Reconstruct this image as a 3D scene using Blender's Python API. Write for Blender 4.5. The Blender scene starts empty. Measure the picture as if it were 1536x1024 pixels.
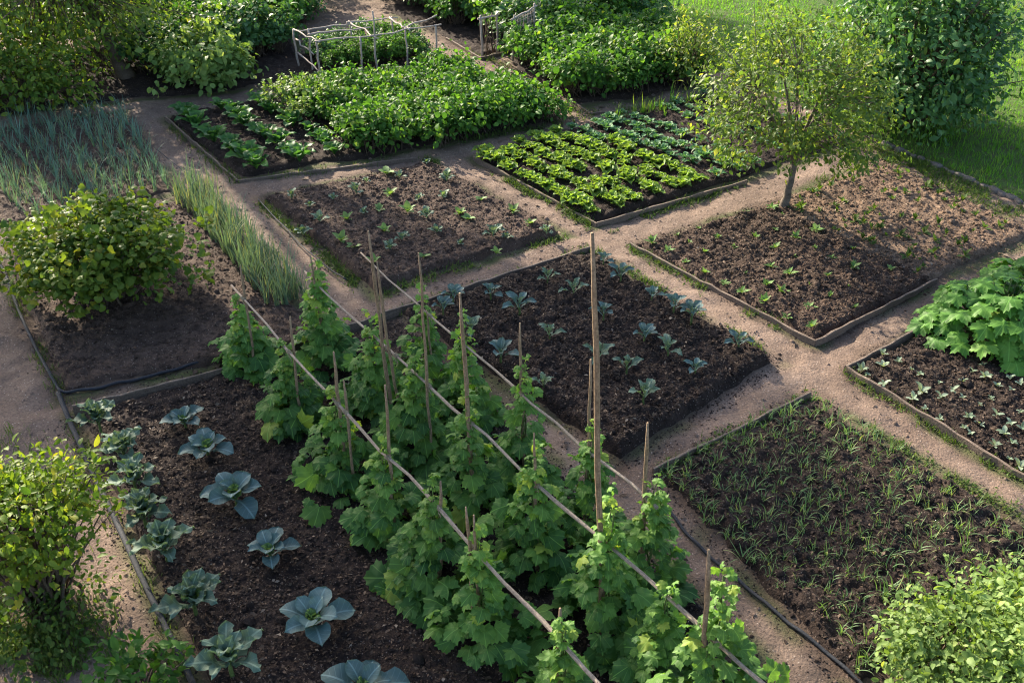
import bpy, math, random
import numpy as np
from mathutils import Vector
random.seed(5)
rng = np.random.default_rng(11)
S = bpy.context.scene
C = S.collection
PI = math.pi

# ------------------------------------------------------------------ camera and the survey of the plot
FOC, PITCH, CAMH = 1547.0, math.radians(32.9), 5.0
cam = bpy.data.objects.new("camera", bpy.data.cameras.new("camera")); C.objects.link(cam)
cam.location = (0, 0, CAMH); cam.rotation_euler = (PI/2 - PITCH, 0, 0)
cam.data.sensor_width = 36; cam.data.lens = FOC/1536*36
cam.data.clip_start = .05; cam.data.clip_end = 500
S.camera = cam

def ray(px, py):
    x = (px-768)/FOC; y = -(py-512)/FOC
    return x, math.cos(PITCH)+y*math.sin(PITCH), -math.sin(PITCH)+y*math.cos(PITCH)
def G(px, py, z=0.0):
    """ground point (world metres) surveyed from a pixel"""
    a, b, c = ray(px, py); t = (z-CAMH)/c
    return a*t, b*t
def at_depth(px, py, Y):
    a, b, c = ray(px, py); t = Y/b
    return a*t, CAMH+c*t           # X, Z at ground distance Y
def quad(*pts): return [np.array(G(*p)) for p in pts]
def bil(q, s, t):
    s = np.asarray(s)[..., None]; t = np.asarray(t)[..., None]
    return (q[0]*(1-s)+q[1]*s)*(1-t)+(q[3]*(1-s)+q[2]*s)*t
A_DIR = np.array((.59, -.807)); B_DIR = np.array((.84, .543))

# ------------------------------------------------------------------ noise
_perm = np.random.default_rng(3).random((256, 256))
def vnoise(x, y):
    xi = np.floor(x).astype(int); yi = np.floor(y).astype(int)
    u = x-xi; v = y-yi; u = u*u*(3-2*u); v = v*v*(3-2*v)
    g = lambda i, j: _perm[i & 255, j & 255]
    return (g(xi, yi)*(1-u)+g(xi+1, yi)*u)*(1-v)+(g(xi, yi+1)*(1-u)+g(xi+1, yi+1)*u)*v-.5
def fbm(x, y, o=4):
    r = 0; a = 1.0
    for k in range(o):
        r = r+a*vnoise(x+17*k, y+31*k); x = x*2.03; y = y*2.03; a *= .55
    return r

# ------------------------------------------------------------------ materials
def new_mat(name):
    m = bpy.data.materials.new(name); m.use_nodes = True
    nt = m.node_tree; nt.nodes.clear()
    out = nt.nodes.new('ShaderNodeOutputMaterial')
    return m, nt, out
def nd(nt, t, **kw):
    n = nt.nodes.new(t)
    for k, v in kw.items():
        if k.startswith('i_'):
            key = k[2:]; key = int(key) if key.isdigit() else key.replace('_', ' ')
            n.inputs[key].default_value = v
        else: setattr(n, k, v)
    return n
def ramp(nt, fac, stops, interp='LINEAR'):
    r = nt.nodes.new('ShaderNodeValToRGB'); e = r.color_ramp.elements
    r.color_ramp.interpolation = interp
    while len(e) < len(stops): e.new(.5)
    for i, (p, c) in enumerate(stops):
        e[i].position = p; e[i].color = (*c, 1) if len(c) == 3 else c
    nt.links.new(fac, r.inputs[0]); return r
def mathn(nt, op, a, b=None, c=None):
    n = nt.nodes.new('ShaderNodeMath'); n.operation = op
    for i, v in enumerate((a, b, c)):
        if v is None: continue
        if isinstance(v, (int, float)): n.inputs[i].default_value = v
        else: nt.links.new(v, n.inputs[i])
    return n.outputs[0]
def mixc(nt, f, a, b, blend='MIX'):
    n = nt.nodes.new('ShaderNodeMix'); n.data_type = 'RGBA'; n.blend_type = blend
    for i, v in ((0, f), (6, a), (7, b)):
        if isinstance(v, (int, float)): n.inputs[i].default_value = v
        elif isinstance(v, tuple): n.inputs[i].default_value = (*v, 1)
        else: nt.links.new(v, n.inputs[i])
    return n.outputs[2]

def leaf_mat(name, dark, light, accent=None, trans=.35, rough=.5, vein=None, spec=.35):
    """dark..light over the leaf's own tint; accent = a few yellowed leaves; vein = 'pin' or 'palm'"""
    m, nt, out = new_mat(name)
    a = nd(nt, 'ShaderNodeAttribute', attribute_name='tint')
    stops = [(0, dark), (.8, light)]
    stops.append((1.0, accent if accent else light))
    col = ramp(nt, a.outputs['Fac'], stops).outputs[0]
    oi = nd(nt, 'ShaderNodeObjectInfo')
    hv = nd(nt, 'ShaderNodeHueSaturation')
    nt.links.new(mathn(nt, 'MULTIPLY_ADD', oi.outputs['Random'], .3, .86), hv.inputs['Value'])
    nt.links.new(col, hv.inputs['Color']); col = hv.outputs[0]
    tc = nd(nt, 'ShaderNodeTexCoord')
    nz = nd(nt, 'ShaderNodeTexNoise', i_Scale=38.0, i_Detail=3.0)
    nt.links.new(tc.outputs['Object'], nz.inputs['Vector'])
    col = mixc(nt, mathn(nt, 'MULTIPLY', nz.outputs['Fac'], .35), col, tuple(c*.5 for c in dark))
    if vein:
        ax = nd(nt, 'ShaderNodeAttribute', attribute_name='lx').outputs['Fac']
        ay = nd(nt, 'ShaderNodeAttribute', attribute_name='ly').outputs['Fac']
        absx = mathn(nt, 'ABSOLUTE', ax)
        mid = mathn(nt, 'LESS_THAN', absx, .022 if vein == 'pin' else .014)
        if vein == 'pin':
            k = mathn(nt, 'FRACT', mathn(nt, 'MULTIPLY', mathn(nt, 'SUBTRACT', ay, mathn(nt, 'MULTIPLY', absx, .8)), 7.0))
        else:
            ang = mathn(nt, 'ARCTAN2', ax, mathn(nt, 'SUBTRACT', ay, .06))
            k = mathn(nt, 'FRACT', mathn(nt, 'ADD', mathn(nt, 'MULTIPLY', ang, 1.75), .5))
        side = mathn(nt, 'LESS_THAN', mathn(nt, 'ABSOLUTE', mathn(nt, 'SUBTRACT', k, .5)), .05)
        v = mathn(nt, 'MAXIMUM', mid, mathn(nt, 'MULTIPLY', side, .45))
        col = mixc(nt, mathn(nt, 'MULTIPLY', v, .36), col, tuple(min(1, c*2.1+.03) for c in light))
    p = nd(nt, 'ShaderNodeBsdfPrincipled', i_Roughness=min(.75, rough+.12))
    p.inputs['Specular IOR Level'].default_value = spec*.6
    nt.links.new(col, p.inputs['Base Color'])
    bp = nd(nt, 'ShaderNodeBump', i_Strength=.25, i_Distance=.01)
    nt.links.new(nz.outputs['Fac'], bp.inputs['Height']); nt.links.new(bp.outputs[0], p.inputs['Normal'])
    t = nd(nt, 'ShaderNodeBsdfTranslucent')
    tcol = mixc(nt, 1.0, col, (1.5, 1.45, .55), 'MULTIPLY')
    nt.links.new(tcol, t.inputs['Color'])
    mx = nd(nt, 'ShaderNodeMixShader', i_0=trans)
    nt.links.new(p.outputs[0], mx.inputs[1]); nt.links.new(t.outputs[0], mx.inputs[2])
    nt.links.new(mx.outputs[0], out.inputs[0])
    return m

def ground_mat(name, c1, c2, c3, scale=1.0, bump=.6, chips=None, rough=.9, damp=None, edge=False):
    """earth: three tones over several noise scales, optional pale chips"""
    m, nt, out = new_mat(name)
    tc = nd(nt, 'ShaderNodeTexCoord').outputs['Object']
    def nz(s, d=5.0, r=.6):
        n = nd(nt, 'ShaderNodeTexNoise', i_Scale=s*scale, i_Detail=d, i_Roughness=r); nt.links.new(tc, n.inputs['Vector']); return n.outputs['Fac']
    n1, n2, n3 = nz(1.3, 4), nz(9, 6), nz(55, 5, .7)
    big = ramp(nt, n1, [(.33, c1), (.68, c2)]).outputs[0]
    col = mixc(nt, ramp(nt, n2, [(.4, (0, 0, 0)), (.68, (1, 1, 1))]).outputs[0], big, c3)
    col = mixc(nt, .75, col, ramp(nt, n3, [(.3, (.35, .35, .35)), (.5, (.95, .95, .95)), (.75, (1.5, 1.45, 1.4))]).outputs[0], 'MULTIPLY')
    if damp:
        col = mixc(nt, ramp(nt, nz(.9, 3), [(.5, (0, 0, 0)), (.7, (.75, .75, .75))]).outputs[0], col, damp)
    vo = nd(nt, 'ShaderNodeTexVoronoi', i_Scale=48.0*scale); nt.links.new(tc, vo.inputs['Vector'])
    if chips:
        vo2 = nd(nt, 'ShaderNodeTexVoronoi', i_Scale=70.0*scale); nt.links.new(tc, vo2.inputs['Vector'])
        sep = nd(nt, 'ShaderNodeSeparateColor'); nt.links.new(vo2.outputs['Color'], sep.inputs[0])
        f = mathn(nt, 'MULTIPLY', mathn(nt, 'GREATER_THAN', sep.outputs[0], .93), mathn(nt, 'LESS_THAN', vo2.outputs['Distance'], .38))
        col = mixc(nt, mathn(nt, 'MULTIPLY', f, .8), col, chips)
    if edge:                                       # earth trodden out of the beds, moss along their edges
        col = mixc(nt, nd(nt, 'ShaderNodeAttribute', attribute_name='spill').outputs['Fac'], col, (.062, .042, .030))
        col = mixc(nt, mathn(nt, 'MULTIPLY', nd(nt, 'ShaderNodeAttribute', attribute_name='moss').outputs['Fac'], n3), col, (.060, .082, .022))
    p = nd(nt, 'ShaderNodeBsdfPrincipled', i_Roughness=rough)
    p.inputs['Specular IOR Level'].default_value = .2
    nt.links.new(col, p.inputs['Base Color'])
    h = mathn(nt, 'ADD', mathn(nt, 'MULTIPLY', n2, .6), mathn(nt, 'ADD', mathn(nt, 'MULTIPLY', n3, .5), mathn(nt, 'MULTIPLY', vo.outputs['Distance'], -.12)))
    b = nd(nt, 'ShaderNodeBump', i_Strength=bump, i_Distance=.03)
    nt.links.new(h, b.inputs['Height']); nt.links.new(b.outputs[0], p.inputs['Normal'])
    nt.links.new(p.outputs[0], out.inputs[0])
    return m

def wood_mat(name, c1, c2, along=2.0, across=60.0, rough=.75):
    m, nt, out = new_mat(name)
    tc = nd(nt, 'ShaderNodeTexCoord').outputs['Generated']
    oi = nd(nt, 'ShaderNodeObjectInfo')
    off = nd(nt, 'ShaderNodeVectorMath', operation='ADD'); nt.links.new(tc, off.inputs[0]); nt.links.new(oi.outputs['Random'], off.inputs[1])
    mp = nd(nt, 'ShaderNodeMapping'); mp.inputs['Scale'].default_value = (3, 3, 14); nt.links.new(off.outputs[0], mp.inputs[0])
    n = nd(nt, 'ShaderNodeTexNoise', i_Scale=2.2, i_Detail=6.0, i_Roughness=.7); nt.links.new(mp.outputs[0], n.inputs['Vector'])
    tc2 = nd(nt, 'ShaderNodeTexCoord').outputs['Object']
    n2 = nd(nt, 'ShaderNodeTexNoise', i_Scale=70.0, i_Detail=4.0); nt.links.new(tc2, n2.inputs['Vector'])
    col = ramp(nt, n.outputs['Fac'], [(.3, c1), (.7, c2)]).outputs[0]
    col = mixc(nt, .6, col, ramp(nt, n2.outputs['Fac'], [(.3, (.4, .4, .4)), (.65, (1.2, 1.2, 1.2))]).outputs[0], 'MULTIPLY')
    p = nd(nt, 'ShaderNodeBsdfPrincipled', i_Roughness=rough); p.inputs['Specular IOR Level'].default_value = .25
    nt.links.new(col, p.inputs['Base Color'])
    b = nd(nt, 'ShaderNodeBump', i_Strength=.6, i_Distance=.006)
    nt.links.new(n2.outputs['Fac'], b.inputs['Height']); nt.links.new(b.outputs[0], p.inputs['Normal'])
    nt.links.new(p.outputs[0], out.inputs[0])
    return m

M = {}
M['bean'] = leaf_mat('bean leaf', (.050, .132, .034), (.150, .290, .056), (.31, .39, .06), .42, .42, 'palm')
M['squash'] = leaf_mat('squash leaf', (.045, .130, .022), (.125, .275, .042), (.24, .34, .07), .35, .4, 'palm')
M['cabbage'] = leaf_mat('cabbage leaf', (.050, .100, .098), (.102, .168, .164), (.15, .26, .07), .2, .5, 'pin', .45)
M['heart'] = leaf_mat('cabbage heart', (.09, .17, .06), (.17, .28, .08), None, .3, .5, 'pin')
M['kale'] = leaf_mat('kale leaf', (.060, .110, .078), (.125, .185, .130), (.16, .25, .08), .25, .5, 'pin', .4)
M['seedling'] = leaf_mat('seedling leaf', (.08, .17, .05), (.18, .29, .09), (.22, .3, .09), .35, .45)
M['pale_seedling'] = leaf_mat('pale seedling leaf', (.14, .2, .13), (.3, .38, .27), (.45, .5, .36), .35, .45)
M['shrub'] = leaf_mat('shrub leaf', (.060, .130, .020), (.190, .265, .036), (.28, .26, .035), .42, .38)
M['shrub_bright'] = leaf_mat('bright shrub leaf', (.06, .13, .012), (.19, .27, .03), (.38, .36, .05), .45, .4)
M['tree'] = leaf_mat('fruit tree leaf', (.046, .100, .020), (.150, .225, .045), (.36, .36, .08), .5, .38, None, .45)
M['big_tree'] = leaf_mat('big tree leaf', (.09, .175, .028), (.215, .31, .052), (.38, .38, .08), .5, .3, None, .55)
M['dark_bush'] = leaf_mat('dark bush leaf', (.035, .105, .034), (.105, .220, .060), (.18, .26, .05), .33, .35, None, .5)
M['pale_bush'] = leaf_mat('pale bush leaf', (.085, .16, .035), (.22, .32, .09), (.34, .4, .12), .38, .42)
M['potato'] = leaf_mat('potato leaf', (.035, .110, .018), (.110, .235, .038), (.27, .36, .06), .42, .42, None, .32)
M['lettuce'] = leaf_mat('lettuce leaf', (.10, .19, .032), (.21, .32, .065), (.32, .38, .09), .4, .42)
M['bluegreen'] = leaf_mat('blue green leaf', (.06, .16, .07), (.125, .26, .115), (.13, .23, .08), .33, .45)
M['rosette'] = leaf_mat('chard leaf', (.03, .10, .026), (.085, .21, .05), (.17, .3, .06), .37, .38)
M['onion'] = leaf_mat('onion leaf', (.085, .175, .130), (.175, .29, .22), (.25, .26, .12), .25, .45)
M['leek'] = leaf_mat('leek leaf', (.08, .145, .105), (.165, .24, .165), (.27, .27, .12), .28, .45)
M['young_onion'] = leaf_mat('young onion leaf', (.085, .17, .070), (.19, .30, .12), (.34, .36, .14), .3, .42)
M['grass'] = leaf_mat('grass blade', (.058, .165, .020), (.150, .325, .042), (.30, .34, .08), .5, .5)
M['weed'] = leaf_mat('weed leaf', (.04, .09, .015), (.115, .17, .035), (.22, .22, .06), .35, .5)
M['litter'] = leaf_mat('dry litter', (.03, .019, .013), (.13, .088, .06), (.30, .24, .18), .05, .8)
M['stem'] = wood_mat('green stem', (.06, .10, .025), (.13, .17, .05))
M['bark'] = wood_mat('bark', (.06, .045, .034), (.19, .15, .115))
M['twig'] = wood_mat('twig', (.06, .04, .028), (.15, .11, .075))
M['stake'] = wood_mat('stake wood', (.12, .078, .045), (.36, .25, .15))
M['rail'] = wood_mat('rail cane', (.15, .115, .085), (.36, .29, .22))
M['dry_stick'] = wood_mat('dry stick', (.24, .19, .15), (.5, .42, .36))
M['board'] = wood_mat('edging board', (.075, .055, .042), (.22, .165, .125))
M['hose'] = wood_mat('black hose', (.016, .018, .022), (.040, .044, .052), rough=.8)
M['twine'] = wood_mat('twine', (.2, .15, .09), (.42, .34, .22))
M['stone'] = ground_mat('edging stone', (.10, .085, .075), (.2, .17, .15), (.14, .12, .11), 3, .4)
M['path'] = ground_mat('trodden earth', (.128, .088, .066), (.262, .190, .146), (.160, .113, .086), 1, 1.0, (.35, .285, .235), damp=(.10, .070, .053), edge=True)
M['soil_dark'] = ground_mat('dark mulch', (.026, .017, .0135), (.046, .031, .024), (.018, .012, .010), 1.3, 1.0, (.2, .16, .13))
M['soil_brown'] = ground_mat('brown earth', (.066, .043, .032), (.108, .072, .054), (.044, .029, .022), 1.2, 1.0, (.26, .2, .16))
M['soil_warm'] = ground_mat('dry warm earth', (.050, .032, .023), (.098, .063, .045), (.033, .021, .016), 1.2, 1.0, (.34, .26, .2))
M['soil_tan'] = ground_mat('dry tan earth', (.15, .097, .066), (.245, .168, .115), (.10, .066, .045), 1.2, 1.0, (.34, .26, .2))
M['turf'] = ground_mat('turf', (.05, .10, .02), (.08, .14, .025), (.07, .08, .025), 1, .8)

# ------------------------------------------------------------------ object helpers
def tag(o, label=None, cat=None, group=None, kind=None):
    if label: o['label'] = label
    if cat: o['category'] = cat
    if group: o['group'] = group
    if kind: o['kind'] = kind
    return o
def empty(name, loc=(0, 0, 0), label=None, cat=None, group=None, rz=0):
    o = bpy.data.objects.new(name, None); C.objects.link(o)
    o.location = loc; o.rotation_euler = (0, 0, rz); o.empty_display_size = .1
    return tag(o, label, cat, group)
def mesh(name, V, T, mat, parent=None, attrs=None, smooth=True, N=3):
    V = np.asarray(V, dtype=np.float32); T = np.asarray(T, dtype=np.int32)
    me = bpy.data.meshes.new(name)
    me.vertices.add(len(V)); me.vertices.foreach_set('co', V.ravel())
    me.loops.add(T.size); me.loops.foreach_set('vertex_index', T.ravel())
    me.polygons.add(len(T)); me.polygons.foreach_set('loop_start', np.arange(0, T.size, N, dtype=np.int32))
    me.polygons.foreach_set('use_smooth', np.full(len(T), smooth))
    for k, v in (attrs or {}).items():
        a = me.attributes.new(k, 'FLOAT', 'POINT'); a.data.foreach_set('value', np.asarray(v, dtype=np.float32))
    me.update(); me.validate(); me.materials.append(mat)
    o = bpy.data.objects.new(name, me); C.objects.link(o)
    if parent: o.parent = parent
    return o
def copy_tree(o, loc, rz=0, sc=1.0, label=None, group=None):
    r = o.copy(); C.objects.link(r); r.location = loc; r.rotation_euler = (0, 0, rz); r.scale = (sc, sc, sc)
    if label: r['label'] = label
    if group: r['group'] = group
    for ch in o.children:
        c = ch.copy(); C.objects.link(c); c.parent = r
    return r
class Scatter:
    """one kind of plant: a few prototypes, then copies"""
    def __init__(self, protos): self.p = protos; self.used = set(); self.k = 0
    def put(self, x, y, z=0, rz=None, sc=1.0, label=None, group=None, which=None):
        i = which if which is not None else random.randrange(len(self.p))
        if which is None and i in self.used and len(self.used) < len(self.p):
            i = [j for j in range(len(self.p)) if j not in self.used][0]
        rz = random.uniform(0, 2*PI) if rz is None else rz
        if i not in self.used:
            o = self.p[i]; self.used.add(i)
            o.location = (x, y, z); o.rotation_euler = (0, 0, rz); o.scale = (sc, sc, sc)
            if label: o['label'] = label
            if group: o['group'] = group
            return o
        return copy_tree(self.p[i], (x, y, z), rz, sc, label, group)

def unit(v): return v/np.maximum(np.linalg.norm(v, axis=-1, keepdims=True), 1e-9)
class Leaves:
    def __init__(self): self.V = []; self.T = []; self.tint = []; self.lx = []; self.ly = []; self.n = 0
    def add(self, tpl, pos, d, nrm, size, tint, wid=1.0):
        V0, T0 = tpl; N = len(pos); K = len(V0)
        if not N: return
        d = unit(d); x = unit(np.cross(d, nrm)); n = np.cross(x, d)
        size = np.broadcast_to(np.asarray(size, float), (N,)); wid = np.broadcast_to(np.asarray(wid, float), (N,))
        W = (V0[None, :, 0, None]*(size*wid)[:, None, None])*x[:, None, :] + (V0[None, :, 1, None]*size[:, None, None])*d[:, None, :] \
            + (V0[None, :, 2, None]*size[:, None, None])*n[:, None, :] + pos[:, None, :]
        self.V.append(W.reshape(-1, 3))
        self.T.append((T0[None]+(self.n+np.arange(N)*K)[:, None, None]).reshape(-1, 3))
        self.tint.append(np.repeat(np.broadcast_to(tint, (N,)), K))
        self.lx.append(np.tile(V0[:, 0], N)); self.ly.append(np.tile(V0[:, 1], N)); self.n += N*K
    def raw(self, V, T, tint):
        self.V.append(V); self.T.append(T+self.n); self.tint.append(tint)
        self.lx.append(np.zeros(len(V))); self.ly.append(np.zeros(len(V))); self.n += len(V)
    def build(self, name, mat, parent=None):
        return mesh(name, np.concatenate(self.V), np.concatenate(self.T), mat, parent,
                    dict(tint=np.concatenate(self.tint), lx=np.concatenate(self.lx), ly=np.concatenate(self.ly)))

# leaf outlines: base at origin, tip at y = 1, upper side +z
def tpl_diamond():
    V = np.array([(0, 0, 0), (-.26, .45, .07), (.26, .45, .07), (0, 1, -.10), (0, .5, -.01)])
    return V, np.array([(0, 4, 1), (0, 2, 4), (1, 4, 3), (4, 2, 3)])
def tpl_oval(w=.3, curl=.22):
    V = [(0, 0, 0)]
    for y, k in ((.22, .75), (.5, 1.0), (.78, .72)):
        z = -curl*y*y
        V += [(-w*k, y, z+.09*k), (0, y+.02, z), (w*k, y, z+.09*k)]
    V.append((0, 1, -curl*1.1))
    T = [(0, 2, 1), (0, 3, 2)]
    for r in (0, 3):
        a, b, c = 1+r, 2+r, 3+r; d, e, f = a+3, b+3, c+3
        T += [(a, b, e), (a, e, d), (b, c, f), (b, f, e)]
    T += [(7, 8, 10), (8, 9, 10)]
    return np.array(V), np.array(T)
def tpl_lobed(seed, lobes=5, n=30, depth=.13):
    r_ = np.random.default_rng(seed)
    th = np.linspace(-PI, PI, n, endpoint=False)           # 0 = towards the tip
    r = .5*(1+depth*np.cos(lobes*th)*(.5+.5*np.cos(th*.5)))
    r *= 1+.09*np.cos(th*n/2)+r_.uniform(-.04, .04, n)
    r *= 1-.45*np.exp(-((np.abs(th)-PI)/.35)**2)           # notch at the stalk
    V = [(0, .42, .02)]
    for f in (.5, 1.0):
        x = r*f*np.sin(th)*1.06; y = .42+r*f*np.cos(th)
        z = -.32*(f*r*2)**2*.35 + .055*f*np.cos(lobes*th+PI)*f + r_.uniform(-.03, .03, n)*f
        V += list(zip(x, y, z))
    T = []
    for i in range(n):
        j = (i+1) % n
        T.append((0, 1+j, 1+i)); T += [(1+i, 1+j, 1+n+j), (1+i, 1+n+j, 1+n+i)]
    return np.array(V), np.array(T)
def tpl_spoon(seed, w=.34, pet=.28, cup=.35, droop=.28, wave=.05, ny=9, nx=7, jag=0.0, bulge=.85):
    r_ = np.random.default_rng(seed)
    V = []; ph = r_.uniform(0, 6, 2)
    for i in range(ny+1):
        y = i/ny
        if y < pet: ww = .035+.03*(y/pet)
        else:
            q = (y-pet)/(1-pet)
            ww = .05*(1-q)+w*math.sqrt(max(0, 1-(2*q**bulge-1)**2))
        for j in range(nx):
            s = -1+2*j/(nx-1)
            jj = 1+jag*math.sin(i*2.4+ph[0]*(1 if s > 0 else 2))*abs(s)
            x = s*ww*jj
            z = .25*math.sin(y*PI*.6)-droop*y*y+cup*x*x/max(w, .1)+wave*abs(s)**1.5*math.sin(y*13+ph[0 if s < 0 else 1])*(y > pet)
            V.append((x, y, z))
    T = []
    for i in range(ny):
        for j in range(nx-1):
            a = i*nx+j; b = a+1; c = a+nx; d = c+1
            T += [(a, b, d), (a, d, c)]
    return np.array(V), np.array(T)
DIA, OVAL, OVALW = tpl_diamond(), tpl_oval(.27), tpl_oval(.38, .3)
LOBED = [tpl_lobed(i) for i in range(4)]
SQL = [tpl_lobed(20+i, 5, 40, .15) for i in range(3)]
LOBS = tpl_lobed(33, 3, 13, .14)
SPOON = [tpl_spoon(i, .28, .32, .40, .30, .05, 11, 9, .03, 1.12) for i in range(4)]
KALE = [tpl_spoon(40+i, .22, .3, .3, .22, .06, 10, 7, .18) for i in range(4)]
FRILL = [tpl_spoon(80+i, .19, .24, .35, .20, .10, 12, 9, .26) for i in range(4)]
CRINK = [tpl_spoon(60+i, .34, .08, .5, .22, .13, 7, 7, .1) for i in range(3)]

def blades(L, pos, az, length, width, lean, bend, tint, seg=5, twist=0):
    """strap leaves: pos (N,3); lean = start angle from vertical, bend = extra angle to the tip"""
    N = len(pos); pts = np.zeros((N, seg+1, 3)); pts[:, 0] = pos
    az = np.asarray(az, float)
    for k in range(seg):
        f = (k+.5)/seg
        ang = lean+bend*f*f; a2 = az+twist*f
        st = np.stack([np.sin(ang)*np.cos(a2), np.sin(ang)*np.sin(a2), np.cos(ang)], -1)*(length/seg)[:, None]
        pts[:, k+1] = pts[:, k]+st
    side = np.stack([-np.sin(az), np.cos(az), np.zeros(N)], -1)
    V = np.zeros((N, seg+1, 2, 3))
    for k in range(seg+1):
        w = width*(1-(k/seg)**2*.92)*.5
        V[:, k, 0] = pts[:, k]-side*w[:, None]; V[:, k, 1] = pts[:, k]+side*w[:, None]
    K = (seg+1)*2; T0 = []
    for k in range(seg):
        a = 2*k; T0 += [(a, a+1, a+3), (a, a+3, a+2)]
    T = (np.array(T0)[None]+(np.arange(N)*K)[:, None, None]).reshape(-1, 3)
    L.raw(V.reshape(-1, 3), T, np.repeat(tint, K))

def tube(pts, rad, sides=6, cap=True):
    pts = np.asarray(pts, float); n = len(pts); rad = np.broadcast_to(np.asarray(rad, float), (n,))
    d = np.gradient(pts, axis=0); d = unit(d)
    ref = np.where(np.abs(d[:, 2:3]) > .9, np.array([[1., 0, 0]]), np.array([[0, 0, 1.]]))
    ref = np.broadcast_to(ref[n//2], d.shape)
    x = unit(np.cross(d, ref)); y = np.cross(d, x)
    th = np.arange(sides)*2*PI/sides
    V = pts[:, None]+rad[:, None, None]*(np.cos(th)[None, :, None]*x[:, None]+np.sin(th)[None, :, None]*y[:, None])
    V = V.reshape(-1, 3); T = []
    for i in range(n-1):
        for j in range(sides):
            a = i*sides+j; b = i*sides+(j+1) % sides; c = a+sides; e = b+sides
            T += [(a, b, e), (a, e, c)]
    if cap:
        V = np.vstack([V, pts[:1], pts[-1:]]); m = n*sides
        for j in range(sides):
            k = (j+1) % sides
            T += [(m, k, j), (m+1, (n-1)*sides+j, (n-1)*sides+k)]
    return V, np.array(T)
def join(parts):
    V = []; T = []; n = 0
    for v, t in parts: V.append(v); T.append(t+n); n += len(v)
    return np.concatenate(V), np.concatenate(T)
def bez(a, b, c, n=7):
    t = np.linspace(0, 1, n)[:, None]; a, b, c = map(np.asarray, (a, b, c))
    return a*(1-t)**2+2*b*t*(1-t)+c*t*t

# ------------------------------------------------------------------ the setting: ground, beds, lawn
def axis(lo, hi, step, far):
    core = np.arange(lo, hi+step/2, step); out = []
    s = step; v = lo
    while v > -far: s *= 1.7; v -= s; out.append(v)
    out2 = []; s = step; v = hi
    while v < far: s *= 1.7; v += s; out2.append(v)
    return np.array(out[::-1]+list(core)+out2)
gx, gy = axis(-7.5, 7.5, .04, 150), axis(3.0, 19.5, .04, 150)
X, Y = np.meshgrid(gx, gy)
Zg = .035*fbm(X*1.1, Y*1.1, 3)+.030*fbm(X*5, Y*5, 4)
Zg -= Zg.mean()
def ground_z(x, y):
    z = .035*fbm(np.asarray(x)*1.1, np.asarray(y)*1.1, 3)+.030*fbm(np.asarray(x)*5, np.asarray(y)*5, 4)
    return z-GZ0
GZ0 = (.035*fbm(X*1.1, Y*1.1, 3)+.030*fbm(X*5, Y*5, 4)).mean()
BED = dict(
    onion=quad((-170, 218), (185, 168), (268, 290), (-25, 348)),
    shrub=quad((-8, 360), (290, 298), (500, 512), (88, 596)),
    chard=quad((248, 178), (640, 104), (842, 185), (358, 272)),
    sparse=quad((388, 300), (650, 247), (848, 353), (565, 442)),
    cabbage=quad((112, 622), (600, 472), (1240, 1080), (325, 1090)),
    kale=quad((595, 472), (885, 379), (1165, 545), (932, 692)),
    salad=quad((710, 238), (1062, 142), (1290, 215), (895, 338)),
    tree=quad((945, 369), (1165, 306), (1402, 424), (1222, 516)),
    dry=quad((1140, 312), (1318, 238), (1560, 352), (1386, 430)),
    pumpkin=quad((1268, 558), (1405, 485), (1660, 610), (1600, 760)),
    young=quad((980, 712), (1215, 596), (1620, 830), (1285, 1045)),
    frame=quad((425, 88), (600, 55), (672, 102), (478, 128)),
    farleft=quad((-140, 130), (420, 20), (470, 122), (-150, 190)),
    farmid=quad((575, 12), (800, -30), (960, 40), (718, 88)),
    potato=quad((762, 95), (985, 55), (1060, 130), (862, 162)),
)
def ORI(q):
    a = sum(q[i][0]*q[(i+1) % 4][1]-q[(i+1) % 4][0]*q[i][1] for i in range(4)); return 1 if a > 0 else -1
edge_d = np.full(X.shape, 9.0)                      # distance from the nearest bed edge, negative inside
for q in BED.values():
    sd_ = np.full(X.shape, -9.0)
    for a, b in zip(q, q[1:]+q[:1]):
        d_ = unit(b-a); sd_ = np.maximum(sd_, -((X-a[0])*-d_[1]+(Y-a[1])*d_[0])*ORI(q))
    edge_d = np.minimum(edge_d, sd_)
e_ = edge_d+.16*fbm(X*2.6, Y*2.6, 4)
spill = np.clip(1-e_/.15, 0, 1)**1.4*.78
moss = np.clip(1-np.abs(edge_d-.03)/.10, 0, 1)*np.clip(fbm(X*1.4+40, Y*1.4, 3)*4+.6, 0, 1.0)*1.6
nx_, ny_ = len(gx), len(gy)
idx = np.arange(nx_*ny_).reshape(ny_, nx_)
Q = np.stack([idx[:-1, :-1], idx[:-1, 1:], idx[1:, 1:], idx[1:, :-1]], -1).reshape(-1, 4)
g = mesh('ground', np.stack([X, Y, Zg], -1).reshape(-1, 3), Q, M['path'], N=4, attrs=dict(spill=spill.ravel(), moss=moss.ravel())); tag(g, kind='structure')

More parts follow.
